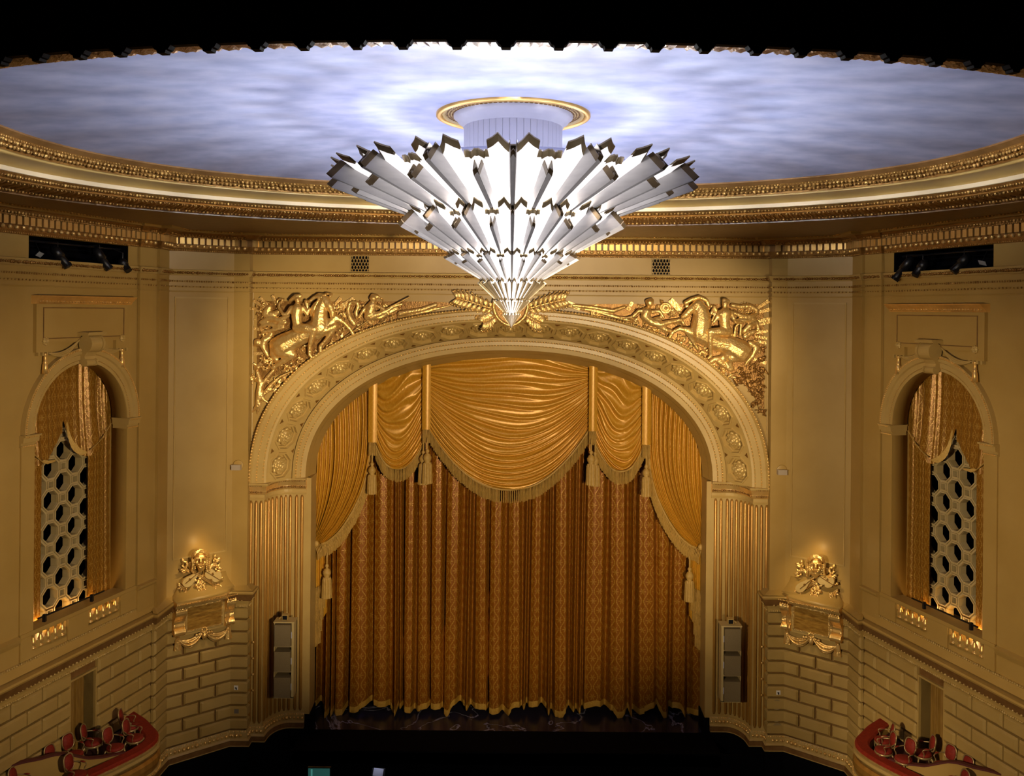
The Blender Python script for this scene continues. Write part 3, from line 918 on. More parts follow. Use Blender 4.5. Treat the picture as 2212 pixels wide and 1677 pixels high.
# flat soffit out to the walls and over the gallery
ROOM = [Vector(p) for p in PTS_FULL]
ROOM = [Vector((-22.5, -4.0))] + ROOM + [Vector((22.5, -4.0))]
def ray_room(d):
    best = 60.0
    n = len(ROOM)
    for i in range(n):
        a, b = ROOM[i], ROOM[(i + 1) % n]
        e = b - a
        den = d.x * e.y - d.y * e.x
        if abs(den) < 1e-9: continue
        w_ = a - CEN
        t = (w_.x * e.y - w_.y * e.x) / den
        q = (w_.x * d.y - w_.y * d.x) / den
        if t > 0.1 and -1e-6 <= q <= 1 + 1e-6: best = min(best, t)
    return best
inner, outer_ = [], []
for k in range(NE):
    e = ell(k, 2.04, Z(2.80))
    d = Vector((e.x - CEN.x, e.y - CEN.y)).normalized()
    t = ray_room(d)
    inner.append(e)
    q = CEN + d * (t + 0.3)
    outer_.append(Vector((q.x, q.y, Z(2.80))))
FASC = mat('shaded_fascia', (0.012, 0.006, 0.003), None, 0.7, spec=0.1)  # near-black puts the shade of the near rim into fascia and pendants
ks = [k for k in range(-40, NE // 2 + 41) if ell(k, 2.2, 0).y > 17.2]
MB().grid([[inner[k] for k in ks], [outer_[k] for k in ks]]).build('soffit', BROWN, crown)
kn = [k for k in range(NE // 2 - 8, NE + 9)]
MB().grid([[ell(k, 2.02, Z(2.765)) for k in kn], [ell(k, 2.10, Z(2.765)) for k in kn], [ell(k, 2.10, Z(5.0)) for k in kn], [ell(k, 2.02, Z(5.0)) for k in kn]], cv=True).build('gallery_fascia', FASC, crown)
pts = [ell(k / 8, 2.06, Z(2.77)) for k in range(8 * (NE // 2 - 4), 8 * (NE + 4) + 1)]
acc = 0.0
pend = MB().add([Vector((x_, y_, z_)) for y_ in (-0.05, 0.05) for x_, z_ in ((-0.11, 0.0), (-0.08, -0.045), (-0.055, -0.055), (-0.045, -0.085), (0.045, -0.085), (0.055, -0.055), (0.08, -0.045), (0.11, 0.0))],
                [tuple(range(8)), tuple(range(15, 7, -1))] + [(i, 8 + i, 8 + (i + 1) % 8, (i + 1) % 8) for i in range(8)]).mesh('pendant')
pend.materials.append(FASC)
for a, b in zip(pts, pts[1:]):
    acc += (b - a).length
    if acc >= 0.52:
        acc -= 0.52
        t = (b - a).normalized()
        m = Matrix.Identity(4)
        for i, q in enumerate((t, Vector((-t.y, t.x, 0)), Vector((0, 0, 1)), b)):
            m.col[i] = (q.x, q.y, q.z, 1 if i == 3 else 0)
        put('pendant', pend, None, crown, m)
MB().grid([[p + Vector((0, 0, 2.2)) for p in inner], [p + Vector((0, 0, 2.2)) for p in outer_]], cu=True).build('attic_slab', BLACKM, crown)

# ================================================================ stage and pit floors
MARBLE = mat('black_marble', (0.02, 0.017, 0.028), None, 0.25)
nt = MARBLE.node_tree
tc = nt.nodes.new('ShaderNodeTexCoord')
nz = nt.nodes.new('ShaderNodeTexNoise'); nz.inputs['Scale'].default_value = 0.42; nz.inputs['Detail'].default_value = 7; nz.inputs['Distortion'].default_value = 0.9
rp = nt.nodes.new('ShaderNodeValToRGB')
rp.color_ramp.elements[0].position = 0.484; rp.color_ramp.elements[0].color = (0.022, 0.018, 0.030, 1)
rp.color_ramp.elements[1].position = 0.51; rp.color_ramp.elements[1].color = (0.022, 0.018, 0.030, 1)
e = rp.color_ramp.elements.new(0.50); e.color = (0.34, 0.33, 0.40, 1)
e = rp.color_ramp.elements.new(0.49); e.color = (0.045, 0.04, 0.06, 1)
nt.links.new(tc.outputs['Object'], nz.inputs['Vector']); nt.links.new(nz.outputs['Fac'], rp.inputs[0])
nt.links.new(rp.outputs[0], nt.nodes['Principled BSDF'].inputs['Base Color'])
fl = struct(MB().box(Matrix.Translation((0, 38.45, -0.15)), 22, 6.1, 0.3).build('floor', MARBLE), 'black marble stage floor with white veins')
apron = struct(MB().box(Matrix.Translation((0, 34.55, -0.25)), 16.4, 1.7, 0.5).build('floor_apron', BLACKM), 'black apron in front of the stage')
mb = MB()
mb.box(Matrix.Translation((0, 33.72, -0.02)), 16.6, 0.10, 0.06)
mb.build('apron_edge', BLACKM, apron)
struct(MB().box(Matrix.Translation((0, 22.0, -2.6)), 44, 26, 0.2).build('floor_pit', BLACKM), 'dark floor of the orchestra pit and stalls')
struct(MB().box(Matrix.Translation((0, 33.75, -1.3)), 19.8, 0.1, 2.5).build('wall_pit', BLACKM), 'black front of the stage')
struct(MB().box(Matrix.Translation((0, 39.6, 8.0)), 22, 0.2, 18).build('wall_back', BLACKM), 'dark stage behind the curtain')
# ================================================================ ceiling medallion and drum
AX = Vector((0.02, 19.2, 0))
def axm(z=0.0): return Matrix.Translation((AX.x, AX.y, z))
med = thing('ceiling_medallion', (AX.x, AX.y, Z(4.24)), 'round cream and gold ceiling medallion with pierced grille above the chandelier', 'medallion')
MB().lathe([(1.68, Z(4.30)), (1.68, Z(4.20)), (1.62, Z(4.17)), (1.58, Z(4.19)), (1.56, Z(4.22)), (1.56, Z(4.30))], axm(), 72, False).build('outer_rim', GOLD_S, med, True)
MB().lathe([(1.56, Z(4.26)), (1.54, Z(4.21)), (1.50, Z(4.22)), (1.47, Z(4.25))], axm(), 72, False).build('inner_rim', PAINT_L, med, True)
MB().lathe([(1.50, Z(4.26)), (1.28, Z(4.23)), (1.28, Z(4.30))], axm(), 72, False).build('grille_ring', PAINT_L, med)
gb = MB()
for j, r in enumerate((1.32, 1.38, 1.44)):
    for k in range(78):
        a = 2 * PI * (k + 0.5 * (j % 2)) / 78
        gb.box(axm(Z(4.238 + 0.008 * j)) @ Matrix.Rotation(a, 4, 'Z') @ Matrix.Translation((r, 0, 0)), 0.035, 0.06, 0.03)
stuff(gb.build('grille_dark_marks', BROWN, med))  # brown boxes stand in for the shade inside the piercings
MB().lathe([(1.30, Z(4.28)), (1.30, Z(4.18)), (1.24, Z(4.14)), (1.20, Z(4.08)), (1.12, Z(4.05)), (1.10, Z(3.98)), (1.05, Z(3.96))], axm(), 72, False).build('collar', WHITEP, med, True)
stv = MB()
stv.add([Vector((x, y, z)) for z in (0, 0.92) for x, y in ((-0.072, -1.03), (-0.070, -1.072), (0.070, -1.072), (0.072, -1.03))], [(0, 1, 5, 4), (1, 2, 6, 5), (2, 3, 7, 6), (3, 0, 4, 7), (3, 2, 1, 0), (4, 5, 6, 7)])
sm = stv.mesh('stave'); sm.materials.append(WHITEP)
for k in range(46):
    put('stave', sm, None, med, axm(Z(3.06)) @ Matrix.Rotation(2 * PI * k / 46, 4, 'Z'))

# ================================================================ chandelier
ch = thing('chandelier', (AX.x, AX.y, Z(-0.37)), 'huge tiered starburst chandelier of silvered metal petals with bronze edges', 'chandelier')
MB().lathe([(0.9, Z(3.06)), (2.58, Z(3.06)), (2.62, Z(3.10)), (2.66, Z(3.02)), (2.62, Z(2.96)), (2.30, Z(2.80)), (0.9, Z(2.78))], axm(), 96, True).build('reflector_dish', WHITEP, ch, True)
MB().lathe([(1.03, Z(3.15)), (1.03, Z(2.3))], axm(), 32, True).build('stem', WHITEP, ch)
LAMPC = (1.0, 0.90, 0.78)
def cone(Rb, zb, Rt, zt):
    L = math.hypot(Rt - Rb, zt - zb)
    nr, nz = (zt - zb) / L, -(Rt - Rb) / L
    def C(deg, s, o=0.0):
        a = math.radians(deg)
        r = Rb + (Rt - Rb) * s + nr * o
        return Vector((r * math.sin(a), -r * math.cos(a), zb + (zt - zb) * s + nz * o))
    return C
def panel(C, poly, th, nsub=5):
    """flat petal cut: poly = left edge, top points, right edge in (deg, s)"""
    front = [C(a, s, th) for a, s in poly]
    back = [C(a, s, 0) for a, s in poly]
    n = len(poly)
    mb = MB()
    fs = [tuple(range(n)), tuple(range(2 * n - 1, n - 1, -1))] + [(i, n + i, n + (i + 1) % n, (i + 1) % n) for i in range(n)]
    return mb.add(front + back, fs)
def lip(C, edge, dl, up, th):
    """bronze return along a petal's cut end"""
    a = [C(q, s, th) for q, s in edge]
    b = [C(q, s + dl, th - up) for q, s in edge]
    c = [C(q, s + dl, th - up - 0.03) for q, s in edge]
    d = [C(q, s, th - 0.05) for q, s in edge]
    return MB().grid([a, b, c, d], cv=True, cu=False)
def beam(C, CB, deg, w0, w1, s0, s1):
    rows = []
    for s, wv in ((s0, w0), (lerp(s0, s1, 0.5), lerp(w0, w1, 0.5)), (s1, w1)):
        a, b, c, d, e = C(deg - wv, s, 0.0), CB(deg - wv * 0.62, s), CB(deg, s), CB(deg + wv * 0.62, s), C(deg + wv, s, 0.0)
        rows.append([a, b, c.lerp((a + e) / 2, 0.28), d, e])
    return MB().grid(rows)
def beam_end(C, CB, deg, w1, s1, dl=0.045):
    def ringp(s, k, inn):
        a, b, c, d, e = C(deg - w1 * k, s, 0.0), CB(deg - w1 * 0.62 * k, s), CB(deg, s), CB(deg + w1 * 0.62 * k, s), C(deg + w1 * k, s, 0.0)
        m = (a + e) / 2
        return [q.lerp(m, inn) for q in (a, b, c.lerp(m, 0.28), d, e)]
    r0, r1, r2 = ringp(s1, 1.0, 0.0), ringp(s1 + dl, 1.0, 0.10), ringp(s1 - 0.12, 0.9, 0.15)
    mb = MB().grid([r0, r1, [q + Vector((0, 0, 0.0)) for q in ringp(s1 + dl, 0.9, 0.2)], r2])
    mb.add(r2, [(0, 1, 2, 3, 4)])
    return mb
UN = 16
TIERS = [  # panel cone Rb, zb, Rt, zt ; ray line Rb, zb, Rt, zt ; scale, full detail
    (1.30, 1.82, 3.92, 3.06, 1.30, 1.70, 4.24, 2.74, 1.00, True),
    (0.80, 0.99, 2.38, 2.15, 0.80, 0.93, 2.62, 1.89, 0.62, True),
    (0.42, 0.55, 1.42, 1.25, 0.42, 0.50, 1.58, 1.17, 0.38, True),
    (0.20, 0.10, 0.72, 0.66, 0.20, 0.07, 0.79, 0.61, 0.20, False),
    (0.10, -0.11, 0.39, 0.24, 0.10, -0.13, 0.43, 0.21, 0.12, False),
    (0.01, -0.37, 0.20, -0.07, 0.01, -0.38, 0.215, -0.09, 0.07, False)]
for ti, (Rb, zb, Rt, zt, Rb2, zb2, Rt2, zt2, k, full) in enumerate(TIERS):
    C = cone(Rb, Z(zb), Rt, Z(zt))
    CB = cone(Rb2, Z(zb2), Rt2, Z(zt2))
    th = 0.04 * k
    sp_l = [(1.0, 0.0), (1.0, 0.825), (2.4, 0.87), (4.0, 0.945), (5.6, 0.90), (7.3, 0.87), (7.3, 0.0)]
    sp_r = [(-a, s) for a, s in reversed(sp_l)]
    ed_l = sp_l[1:-1]
    ed_r = [(-a, s) for a, s in reversed(ed_l)]
    val = [(-1.0, 0.0), (-1.0, 0.825), (1.0, 0.825), (1.0, 0.0)]
    mid = [(7.3, 0.0), (7.3, 0.775), (8.7, 0.775), (9.1, 0.755), (9.9, 0.775), (10.6, 0.79), (11.25, 0.785), (11.9, 0.79), (12.6, 0.775), (13.4, 0.755), (13.8, 0.775), (15.2, 0.775), (15.2, 0.0)]
    med_e = mid[1:-1]
    def mk(q, nm, m):
        me = q.mesh(nm); me.materials.append(m); return me
    if full:
        pm = []
        for poly, edge in ((sp_l, ed_l), (sp_r, ed_r)):
            pm.append(('petal', mk(panel(C, poly, th), 'petal', LITP), 'petal_edge', mk(lip(C, edge, 0.060, 0.05 * k, th), 'petal_edge', BRONZE)))
        pm.append(('valley_panel', mk(panel(C, val, th * 0.4), 'valley_panel', LITP), 'valley_edge', mk(lip(C, val[1:3], 0.045, 0.05 * k, th * 0.4), 'valley_edge', BRONZE)))
        pm.append(('shade_panel', mk(panel(C, mid, th * 0.4), 'shade_panel', LITP), 'shade_edge', mk(lip(C, med_e, 0.04, 0.06 * k, th * 0.4), 'shade_edge', BRONZE)))
        pm.append(('ray', mk(beam(C, CB, 0, 1.7, 1.2, 0.02, 0.90), 'ray', SILVER), 'ray_end', mk(beam_end(C, CB, 0, 1.2, 0.90), 'ray_end', BRONZE_D)))
        pm.append(('ray', mk(beam(C, CB, 11.25, 1.9, 1.5, 0.02, 0.70), 'ray', SILVER), 'ray_end', mk(beam_end(C, CB, 11.25, 1.5, 0.70), 'ray_end', BRONZE_D)))
        for u in range(UN):
            M = axm() @ Matrix.Rotation(2 * PI * u / UN, 4, 'Z')
            for na, ma, nb, mbb in pm:
                o = put(na, ma, None, ch, M)
                put(nb, mbb, None, o, M)
    else:
        wa, wb, wc = MB(), MB(), MB()
        for u in range(UN):
            c = 22.5 * u
            for poly, edge in ((sp_l, ed_l), (sp_r, ed_r)):
                q = panel(C, [(a + c, s) for a, s in poly], th); wa.add(q.v, q.f)
                q = lip(C, [(a + c, s) for a, s in edge], 0.075, 0.1 * k, th); wb.add(q.v, q.f)
            q = panel(C, [(a + c, s) for a, s in mid], th * 0.4); wa.add(q.v, q.f)
            q = beam(C, CB, c, 0.9, 2.2, 0.05, 0.95); wb.add(q.v, q.f)
            q = beam(C, CB, c + 11.25, 0.9, 2.6, 0.05, 0.90); wb.add(q.v, q.f)
        for q in (wa, wb, wc):
            q.v = [v + AX for v in q.v]
        stuff(wa.build('petal_crown', LITP if ti < 5 else SILVER, ch))
        stuff(wb.build('petal_crown_edges', BRONZE, ch))
        if wc.f: stuff(wc.build('petal_crown_rays', SILVER, ch))
MB().ball(AX + Vector((0, 0, Z(-0.37))), 0.025, 8, 6).build('finial', BRONZE, ch)
# the lamps stand in the cup of each tier and help light the petals above, whose even glow is their own emission
def lamp_ring(r, z, n, total, name, radius=0.05):
    for i in range(n):
        a = 2 * PI * (i + 0.5) / n
        lamp(name, (AX.x + r * math.sin(a), AX.y - r * math.cos(a), Z(z)), total / n, LAMPC, radius)
lamp_ring(2.05, 2.00, 32, 420, 'chandelier_lamp', 0.04)
lamp_ring(1.20, 1.19, 32, 130, 'chandelier_lamp', 0.03)
lamp_ring(0.60, 0.60, 16, 45, 'chandelier_lamp', 0.02)
lamp_ring(0.32, 0.19, 16, 16, 'chandelier_lamp', 0.01)
lamp_ring(0.16, -0.085, 16, 5, 'chandelier_lamp', 0.01)
# floodlights standing on the dish: a soft ring straight up and a ring thrown outward across the oval ceiling
UPC = (0.95, 0.96, 1.0)
for i in range(16):
    a = 2 * PI * (i + 0.5) / 16
    lamp('chandelier_uplight', (AX.x + 2.0 * math.sin(a), AX.y - 2.0 * math.cos(a), Z(3.2)), 11, UPC, 0.3)
for i in range(28):
    a = 2 * PI * (i + 0.5) / 28
    d = Vector((math.sin(a), -math.cos(a), 0))
    p = Vector((AX.x, AX.y, Z(3.13))) + d * 2.35
    spot('chandelier_flood', p, p + d * 6 + Vector((0, 0, 1.0)), 63, 175, 1.0, UPC, 0.25)
    spot('chandelier_mid_flood', p, p + d * 6 + Vector((0, 0, 1.3)), 320, 60, 1.0, UPC, 0.2)
    spot('chandelier_far_flood', p, p + d * 6 + Vector((0, 0, 0.62)), 2200, 36, 1.0, UPC, 0.2)
# ================================================================ stage curtain
CY_ = 36.98
def cx(px, y=1000, Y=CY_): return at(px, y, Y).x
def cz(py, Y=CY_, x=1103): return at(x, py, Y).z
rng = random.Random(11)
# fold lines: alternating crest / valley with irregular spacing
prof_ = []      # (x, depth, lean)
x = -9.2
while x < 9.2:
    kind = rng.random()
    ln = rng.uniform(-0.16, 0.16)
    if kind < 0.55:      # broad shallow panel
        wd = rng.uniform(0.40, 0.85)
        prof_ += [(x, 0.10, ln), (x + wd * 0.35, 0.17, ln), (x + wd * 0.75, 0.13, ln)]
        x += wd
    else:                # run of tight pipes
        for _ in range(rng.choice((1, 1, 2))):
            w2 = rng.uniform(0.14, 0.26)
            prof_ += [(x + w2 * 0.25, -0.06, ln), (x + w2 * 0.75, rng.uniform(0.22, 0.36), ln)]
            x += w2
    # deep valley
    w2 = rng.uniform(0.10, 0.22)
    prof_ += [(x + w2 * 0.5, rng.uniform(-0.34, -0.18), ln)]
    x += w2
def fold_depth(x, zf):
    import bisect
    lo, hi = 0, len(prof_) - 1
    xs_ = x
    while hi - lo > 1:
        m = (lo + hi) // 2
        if prof_[m][0] + prof_[m][2] * (zf - 0.3) <= xs_: lo = m
        else: hi = m
    a, b = prof_[lo], prof_[hi]
    ax, bx_ = a[0] + a[2] * (zf - 0.3), b[0] + b[2] * (zf - 0.3)
    u_ = min(1.0, max(0.0, (xs_ - ax) / max(1e-4, bx_ - ax)))
    u_ = (1 - math.cos(PI * u_)) / 2
    return a[1] + (b[1] - a[1]) * u_
ZT = Z(-1.4)
NXc, NZc = 900, 22
cols = []
def hem(x):
    h = 0.26 + 0.10 * math.sin(x * 2.1) + 0.06 * math.sin(x * 5.3 + 1)
    for c in (-7.45, -7.0, -4.75, -2.5, 0.0, 2.2, 4.7, 6.6, 7.5):
        h -= 0.36 * math.exp(-((x - c) / 0.17) ** 2)
    return max(0.01, h)
mb = MB(); mb.uv = []
ulen = 0.0
prevp = None
rows = []
for i in range(NXc + 1):
    x = -8.75 + 17.5 * i / NXc
    q = Vector((x, fold_depth(x, 0.5)))
    if prevp is not None: ulen += (q - prevp).length
    prevp = q
    row = []
    zb = hem(x)
    for j in range(NZc + 1):
        f = j / NZc
        z = ZT + (zb - ZT) * f
        d = fold_depth(x, f) * (0.75 + 0.5 * f) + (0.16 * f ** 8 if zb < 0.2 else 0)
        row.append(Vector((x, CY_ - d, z)))
        mb.uv.append((ulen, z))
    rows.append(row)
mb.grid(rows)
hp = [q[-1] for q in rows]
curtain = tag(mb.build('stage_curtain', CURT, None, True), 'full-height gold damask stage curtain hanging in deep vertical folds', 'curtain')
mb = MB()
rows = []
hemrows = []
for p in hp:
    hemrows.append([p + Vector((0, -0.03, 0.24 if p.z > 0.05 else 0.26)), p + Vector((0, -0.055, 0.12)), p + Vector((0, -0.045, -0.0))])
mb.grid(hemrows).build('hem_fringe', mat('hem_bullion', (0.50, 0.26, 0.02), (0.62, 0.36, 0.05), 0.5, scale=30, bump=0.6, bscale=60), curtain, True)

def fringe_strip(mb, pts, length, tilt=0.0, step=0.06, r=0.026, gap=None):
    """hanging bullion threads along a polyline"""
    acc = 0.0
    for a, b in zip(pts, pts[1:]):
        L = (b - a).length
        acc += L
        if acc >= step:
            acc = 0.0
            ln = length * random.uniform(0.93, 1.04)
            o = Vector((0, random.uniform(-0.012, 0.012), 0))
            mb.tube([b + o + Vector((0, 0, 0.02)), b + o + Vector((tilt * ln, -0.03, -ln * 0.5)), b + o + Vector((tilt * ln, 0, -ln))], [r * 0.7, r, r * 0.9], 4)
def ridge(q):
    q = q % 1.0
    return (q / 0.72) ** 1.2 if q < 0.72 else ((1 - q) / 0.28) ** 0.8
def swag(name, label, x0, x1, ztop0, ztop1, ze0, ze1, zc, N, Y0, bulge, amp, topsag, group=None, par=None, seed=1):
    rg = random.Random(seed)
    jit = [rg.uniform(-0.25, 0.25) for _ in range(N + 2)]
    mb = MB(); mb.uv = []
    nt_, nw = N * 9, 56
    rows = []
    for i in range(nt_ + 1):
        t = i / nt_
        zl = ztop0 + (ze0 - ztop0) * t; zr = ztop1 + (ze1 - ztop1) * t
        zmid = (zl + zr) / 2
        zc_t = lerp(zmid + topsag, zc, t ** 0.92)
        sag = zmid - zc_t
        row = []
        for jx in range(nw + 1):
            wv = -1 + 2 * jx / nw
            f = (wv + 1) / 2
            x = lerp(x0, x1, f)
            shape = 1 - abs(wv) ** 2.1
            z = lerp(zl, zr, f) - sag * shape
            skew = 0.35 * math.sin(wv * 1.3 + seed) + 0.22 * math.sin(wv * 4 + seed * 2 + t * 9)
            q = t * N + skew
            ii = int(max(0, min(N, math.floor(q))))
            d = bulge * (1 - wv * wv) * (0.5 + 0.5 * t) + amp * ridge(q) * (0.55 + 0.45 * (1 - abs(wv) ** 4)) * (1 + jit[ii])
            d += 0.03 * math.sin(q * 12.3 + wv * 5)
            row.append(Vector((x, Y0 - d, z)))
            mb.uv.append((x, -t * (ztop0 - zc) * 1.4))
        rows.append(row)
    mb.grid(rows)
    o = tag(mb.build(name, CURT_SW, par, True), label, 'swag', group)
    fb = MB()
    edge = []
    for a, b in zip(rows[-1], rows[-1][1:]):
        for k in range(4): edge.append(a.lerp(b, k / 4))
    edge = [p + Vector((0, -0.03, 0)) for p in edge]
    fringe_strip(fb, edge, 0.52)
    stuff(fb.build('fringe', FRINGE, o))
    MB().tube([p + Vector((0, -0.02, 0.02)) for p in rows[-1]], 0.045, 5).build('fringe_heading', FRINGE, o, True)
    return o
YS = 36.36
def wx(px, y, Y=YS): return at(px, y, Y).x
def wz(px, y, Y=YS): return at(px, y, Y).z
swag('swag', 'great central gold swag with deep scalloped fringe over the stage curtain', wx(926, 880), wx(1272, 880), wz(926, 788), wz(1272, 792),
     wz(930, 926), wz(1268, 930), wz(1100, 1056), 16, YS, 0.30, 0.22, 0.75, None, None, 3)
for sg in (1, -1):
    X = lambda px, y: wx(px, y) * sg
    a, b = (X(812, 880), X(920, 880))
    swag('swag', 'small gold swag between the great swag and the drape tied back ' + ('on the horseman relief with the tree' if False else ('toward the grinning mask' if sg == 1 else 'toward the bearded mask')),
         min(a, b), max(a, b), wz(812 if sg == 1 else 920, 830 if sg == 1 else 792), wz(920 if sg == 1 else 812, 792 if sg == 1 else 830),
         wz(818, 962 if sg == 1 else 948), wz(912, 948 if sg == 1 else 962), wz(868, 1012), 8, YS + 0.02, 0.22, 0.24, 0.25, 'smaller swags beside the great swag', None, 5 + sg)
    # flat straps with fringed ends
    for nm, xa, xb, zt_, zb_, who in (('strap', 914, 932, 786, 926, 'beside the great swag'), ('strap', 799, 818, 820, 953, 'beside the tied-back drape')):
        x0, x1 = X(xa, 900), X(xb, 900)
        zz0, zz1 = wz(xa, zt_), wz(xa, zb_)
        mb = MB(); mb.uv = []
        rows = []
        for i in range(9):
            f = i / 8
            xx = lerp(x0, x1, f)
            row = []
            for jz in range(7):
                g = jz / 6
                row.append(Vector((xx, YS - 0.42 - 0.05 * math.sin(PI * f), lerp(zz0, zz1, g))))
                mb.uv.append((xx, row[-1].z))
            rows.append(row)
        mb.grid(rows)
        st = tag(mb.build('strap', CURT_SW, None, True), 'flat fringed gold strap hanging ' + who + (' on the grinning mask side' if sg == 1 else ' on the bearded mask side'), 'strap', 'flat straps of the valance')
        fb = MB()
        e = [Vector((lerp(x0, x1, k / 40), YS - 0.46, zz1)) for k in range(41)]
        fringe_strip(fb, e, 0.54, 0, 0.05, 0.026)
        stuff(fb.build('fringe', FRINGE, st))
    # tied-back drapes
    right_edge = [(802, 830), (804, 900), (800, 985), (786, 1050), (765, 1100), (738, 1142), (712, 1166), (697, 1173)]
    re = [at(px, py, YS) for px, py in right_edge]
    re = catmull(re, 6)
    left_x = wx(672, 1000)
    n = len(re)
    N = 15
    NWc = 120
    mb = MB(); mb.uv = []
    rows = []
    jit = [random.uniform(0.6, 1.3) for _ in range(N + 2)]
    ztie = wz(690, 1170)
    ztopL = wz(683, 900)
    for i in range(n):
        t = i / (n - 1)
        e = re[i]
        zl = lerp(ztopL, ztie + 0.02, t ** 0.85)
        row = []
        for jx in range(NWc + 1):
            f = jx / NWc
            xx = lerp(left_x, e.x, f)
            z = lerp(zl, e.z, f ** 1.5)
            q = f * N + 0.5 * math.sin(t * 3 + f * 5)
            d = 0.24 * jit[int(q) % (N + 1)] * (0.5 - 0.5 * math.cos(2 * PI * q)) ** 0.7 * (1 - 0.45 * t ** 3)
            d += 0.18 * t * f + 0.12 * math.sin(PI * t)
            row.append(Vector((xx * sg, YS + 0.1 - d, z)))
            mb.uv.append((f * 4.2, t * 7))
        rows.append(row)
    mb.grid(rows)
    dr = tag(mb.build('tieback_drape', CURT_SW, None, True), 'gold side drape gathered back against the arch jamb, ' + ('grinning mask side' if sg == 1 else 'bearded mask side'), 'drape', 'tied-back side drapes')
    fb = MB()
    e2 = []
    edge = [r[-1] for r in rows][8:]
    for a, b in zip(edge, edge[1:]):
        for k in range(10): e2.append(a.lerp(b, k / 10))
    edge_end = e2[-1]
    for k in range(16): e2.append(edge_end + Vector((-0.018 * k * sg, 0, -0.012 * k)))
    fringe_strip(fb, [p + Vector((0, -0.06, 0.03)) for p in e2], 0.54, 0.18 * sg, 0.05)
    stuff(fb.build('fringe', FRINGE, dr))
    MB().tube([p + Vector((0, -0.04, 0)) for p in edge], 0.05, 5).build('fringe_heading', FRINGE, dr, True)
    MB().ball(Vector((wx(686, 1172) * sg, YS - 0.25, wz(686, 1172))), (0.12, 0.1, 0.14), 10, 8).build('tie_knob', FRINGE, dr, True)
    # hanging tail under the tie with stepped fringe
    mb = MB(); mb.uv = []
    rows = []
    for i in range(41):
        f = i / 40
        xx = lerp(wx(680, 1250), wx(706, 1250), f)
        row = []
        for jz in range(9):
            g = jz / 8
            row.append(Vector((xx * sg, YS - 0.10 * (0.5 - 0.5 * math.cos(2 * PI * 3 * f)), lerp(wz(690, 1165), wz(690, 1370) + 0.9 * f, g))))
            mb.uv.append((f * 1.2, row[-1].z))
        rows.append(row)
    mb.grid(rows)
    tail = mb.build('drape_tail', CURT_SW, dr, True)
    fb = MB()
    for k in range(5):
        zz = wz(690, 1270 + 25 * k)
        wdt = 0.5 - 0.05 * k
        e = [Vector((lerp(wx(681, 1250), wx(681, 1250) + wdt, q / 30) * sg, YS - 0.18 - 0.02 * k, zz + 0.25 * q / 30)) for q in range(31)]
        fringe_strip(fb, e, 0.50, 0, 0.05)
    stuff(fb.build('tail_fringe', FRINGE, dr))
    # tassels
    def tassel(p, size, label):
        r = thing('tassel', p - Vector((0, 0, 1.62 * size)), label, 'tassel', 'gold tassels of the stage valance')
        MB().tube([p + Vector((0, 0.05, 0.15)), p, p - Vector((0, 0, 0.30 * size))], 0.025 * size + 0.008, 6).build('cord', FRINGE, r)
        M = Matrix.Translation(p)
        MB().lathe([(0.02, -0.26 * size), (0.07 * size, -0.30 * size), (0.085 * size, -0.36 * size), (0.04 * size, -0.43 * size), (0.10 * size, -0.47 * size), (0.165 * size, -0.58 * size), (0.165 * size, -0.66 * size), (0.10 * size, -0.77 * size), (0.13 * size, -0.80 * size), (0.02, -0.82 * size)], M, 12).build('knob', FRINGE, r, True)
        rows = []
        for rr, z in ((0.13, -0.80), (0.17, -0.9), (0.18, -1.2), (0.20, -1.62)):
            rows.append([M @ Vector(((rr + 0.018 * (k % 2)) * size * math.cos(2 * PI * k / 28), (rr + 0.018 * (k % 2)) * size * math.sin(2 * PI * k / 28), z * size)) for k in range(28)])
        MB().grid(rows, cu=True, caps=True).build('skirt', FRINGE, r)
        return r
    nm = 'grinning mask side' if sg == 1 else 'bearded mask side'
    tassel(Vector((X(927, 953), YS - 0.70, wz(927, 950))), 1.03, 'gold tassel hung forward of its twin under the great swag strap, ' + nm)
    tassel(Vector((X(917, 953), YS - 0.40, wz(917, 955))), 1.03, 'gold tassel hung behind its twin under the great swag strap, ' + nm)
    tassel(Vector((X(808, 983), YS - 0.50, wz(808, 981))), 0.95, 'single gold tassel under the outer valance strap, ' + nm)
    tassel(Vector((X(711, 1200), YS - 0.42, wz(711, 1198))), 1.02, 'gold tassel hanging low from the tied-back drape, ' + nm)
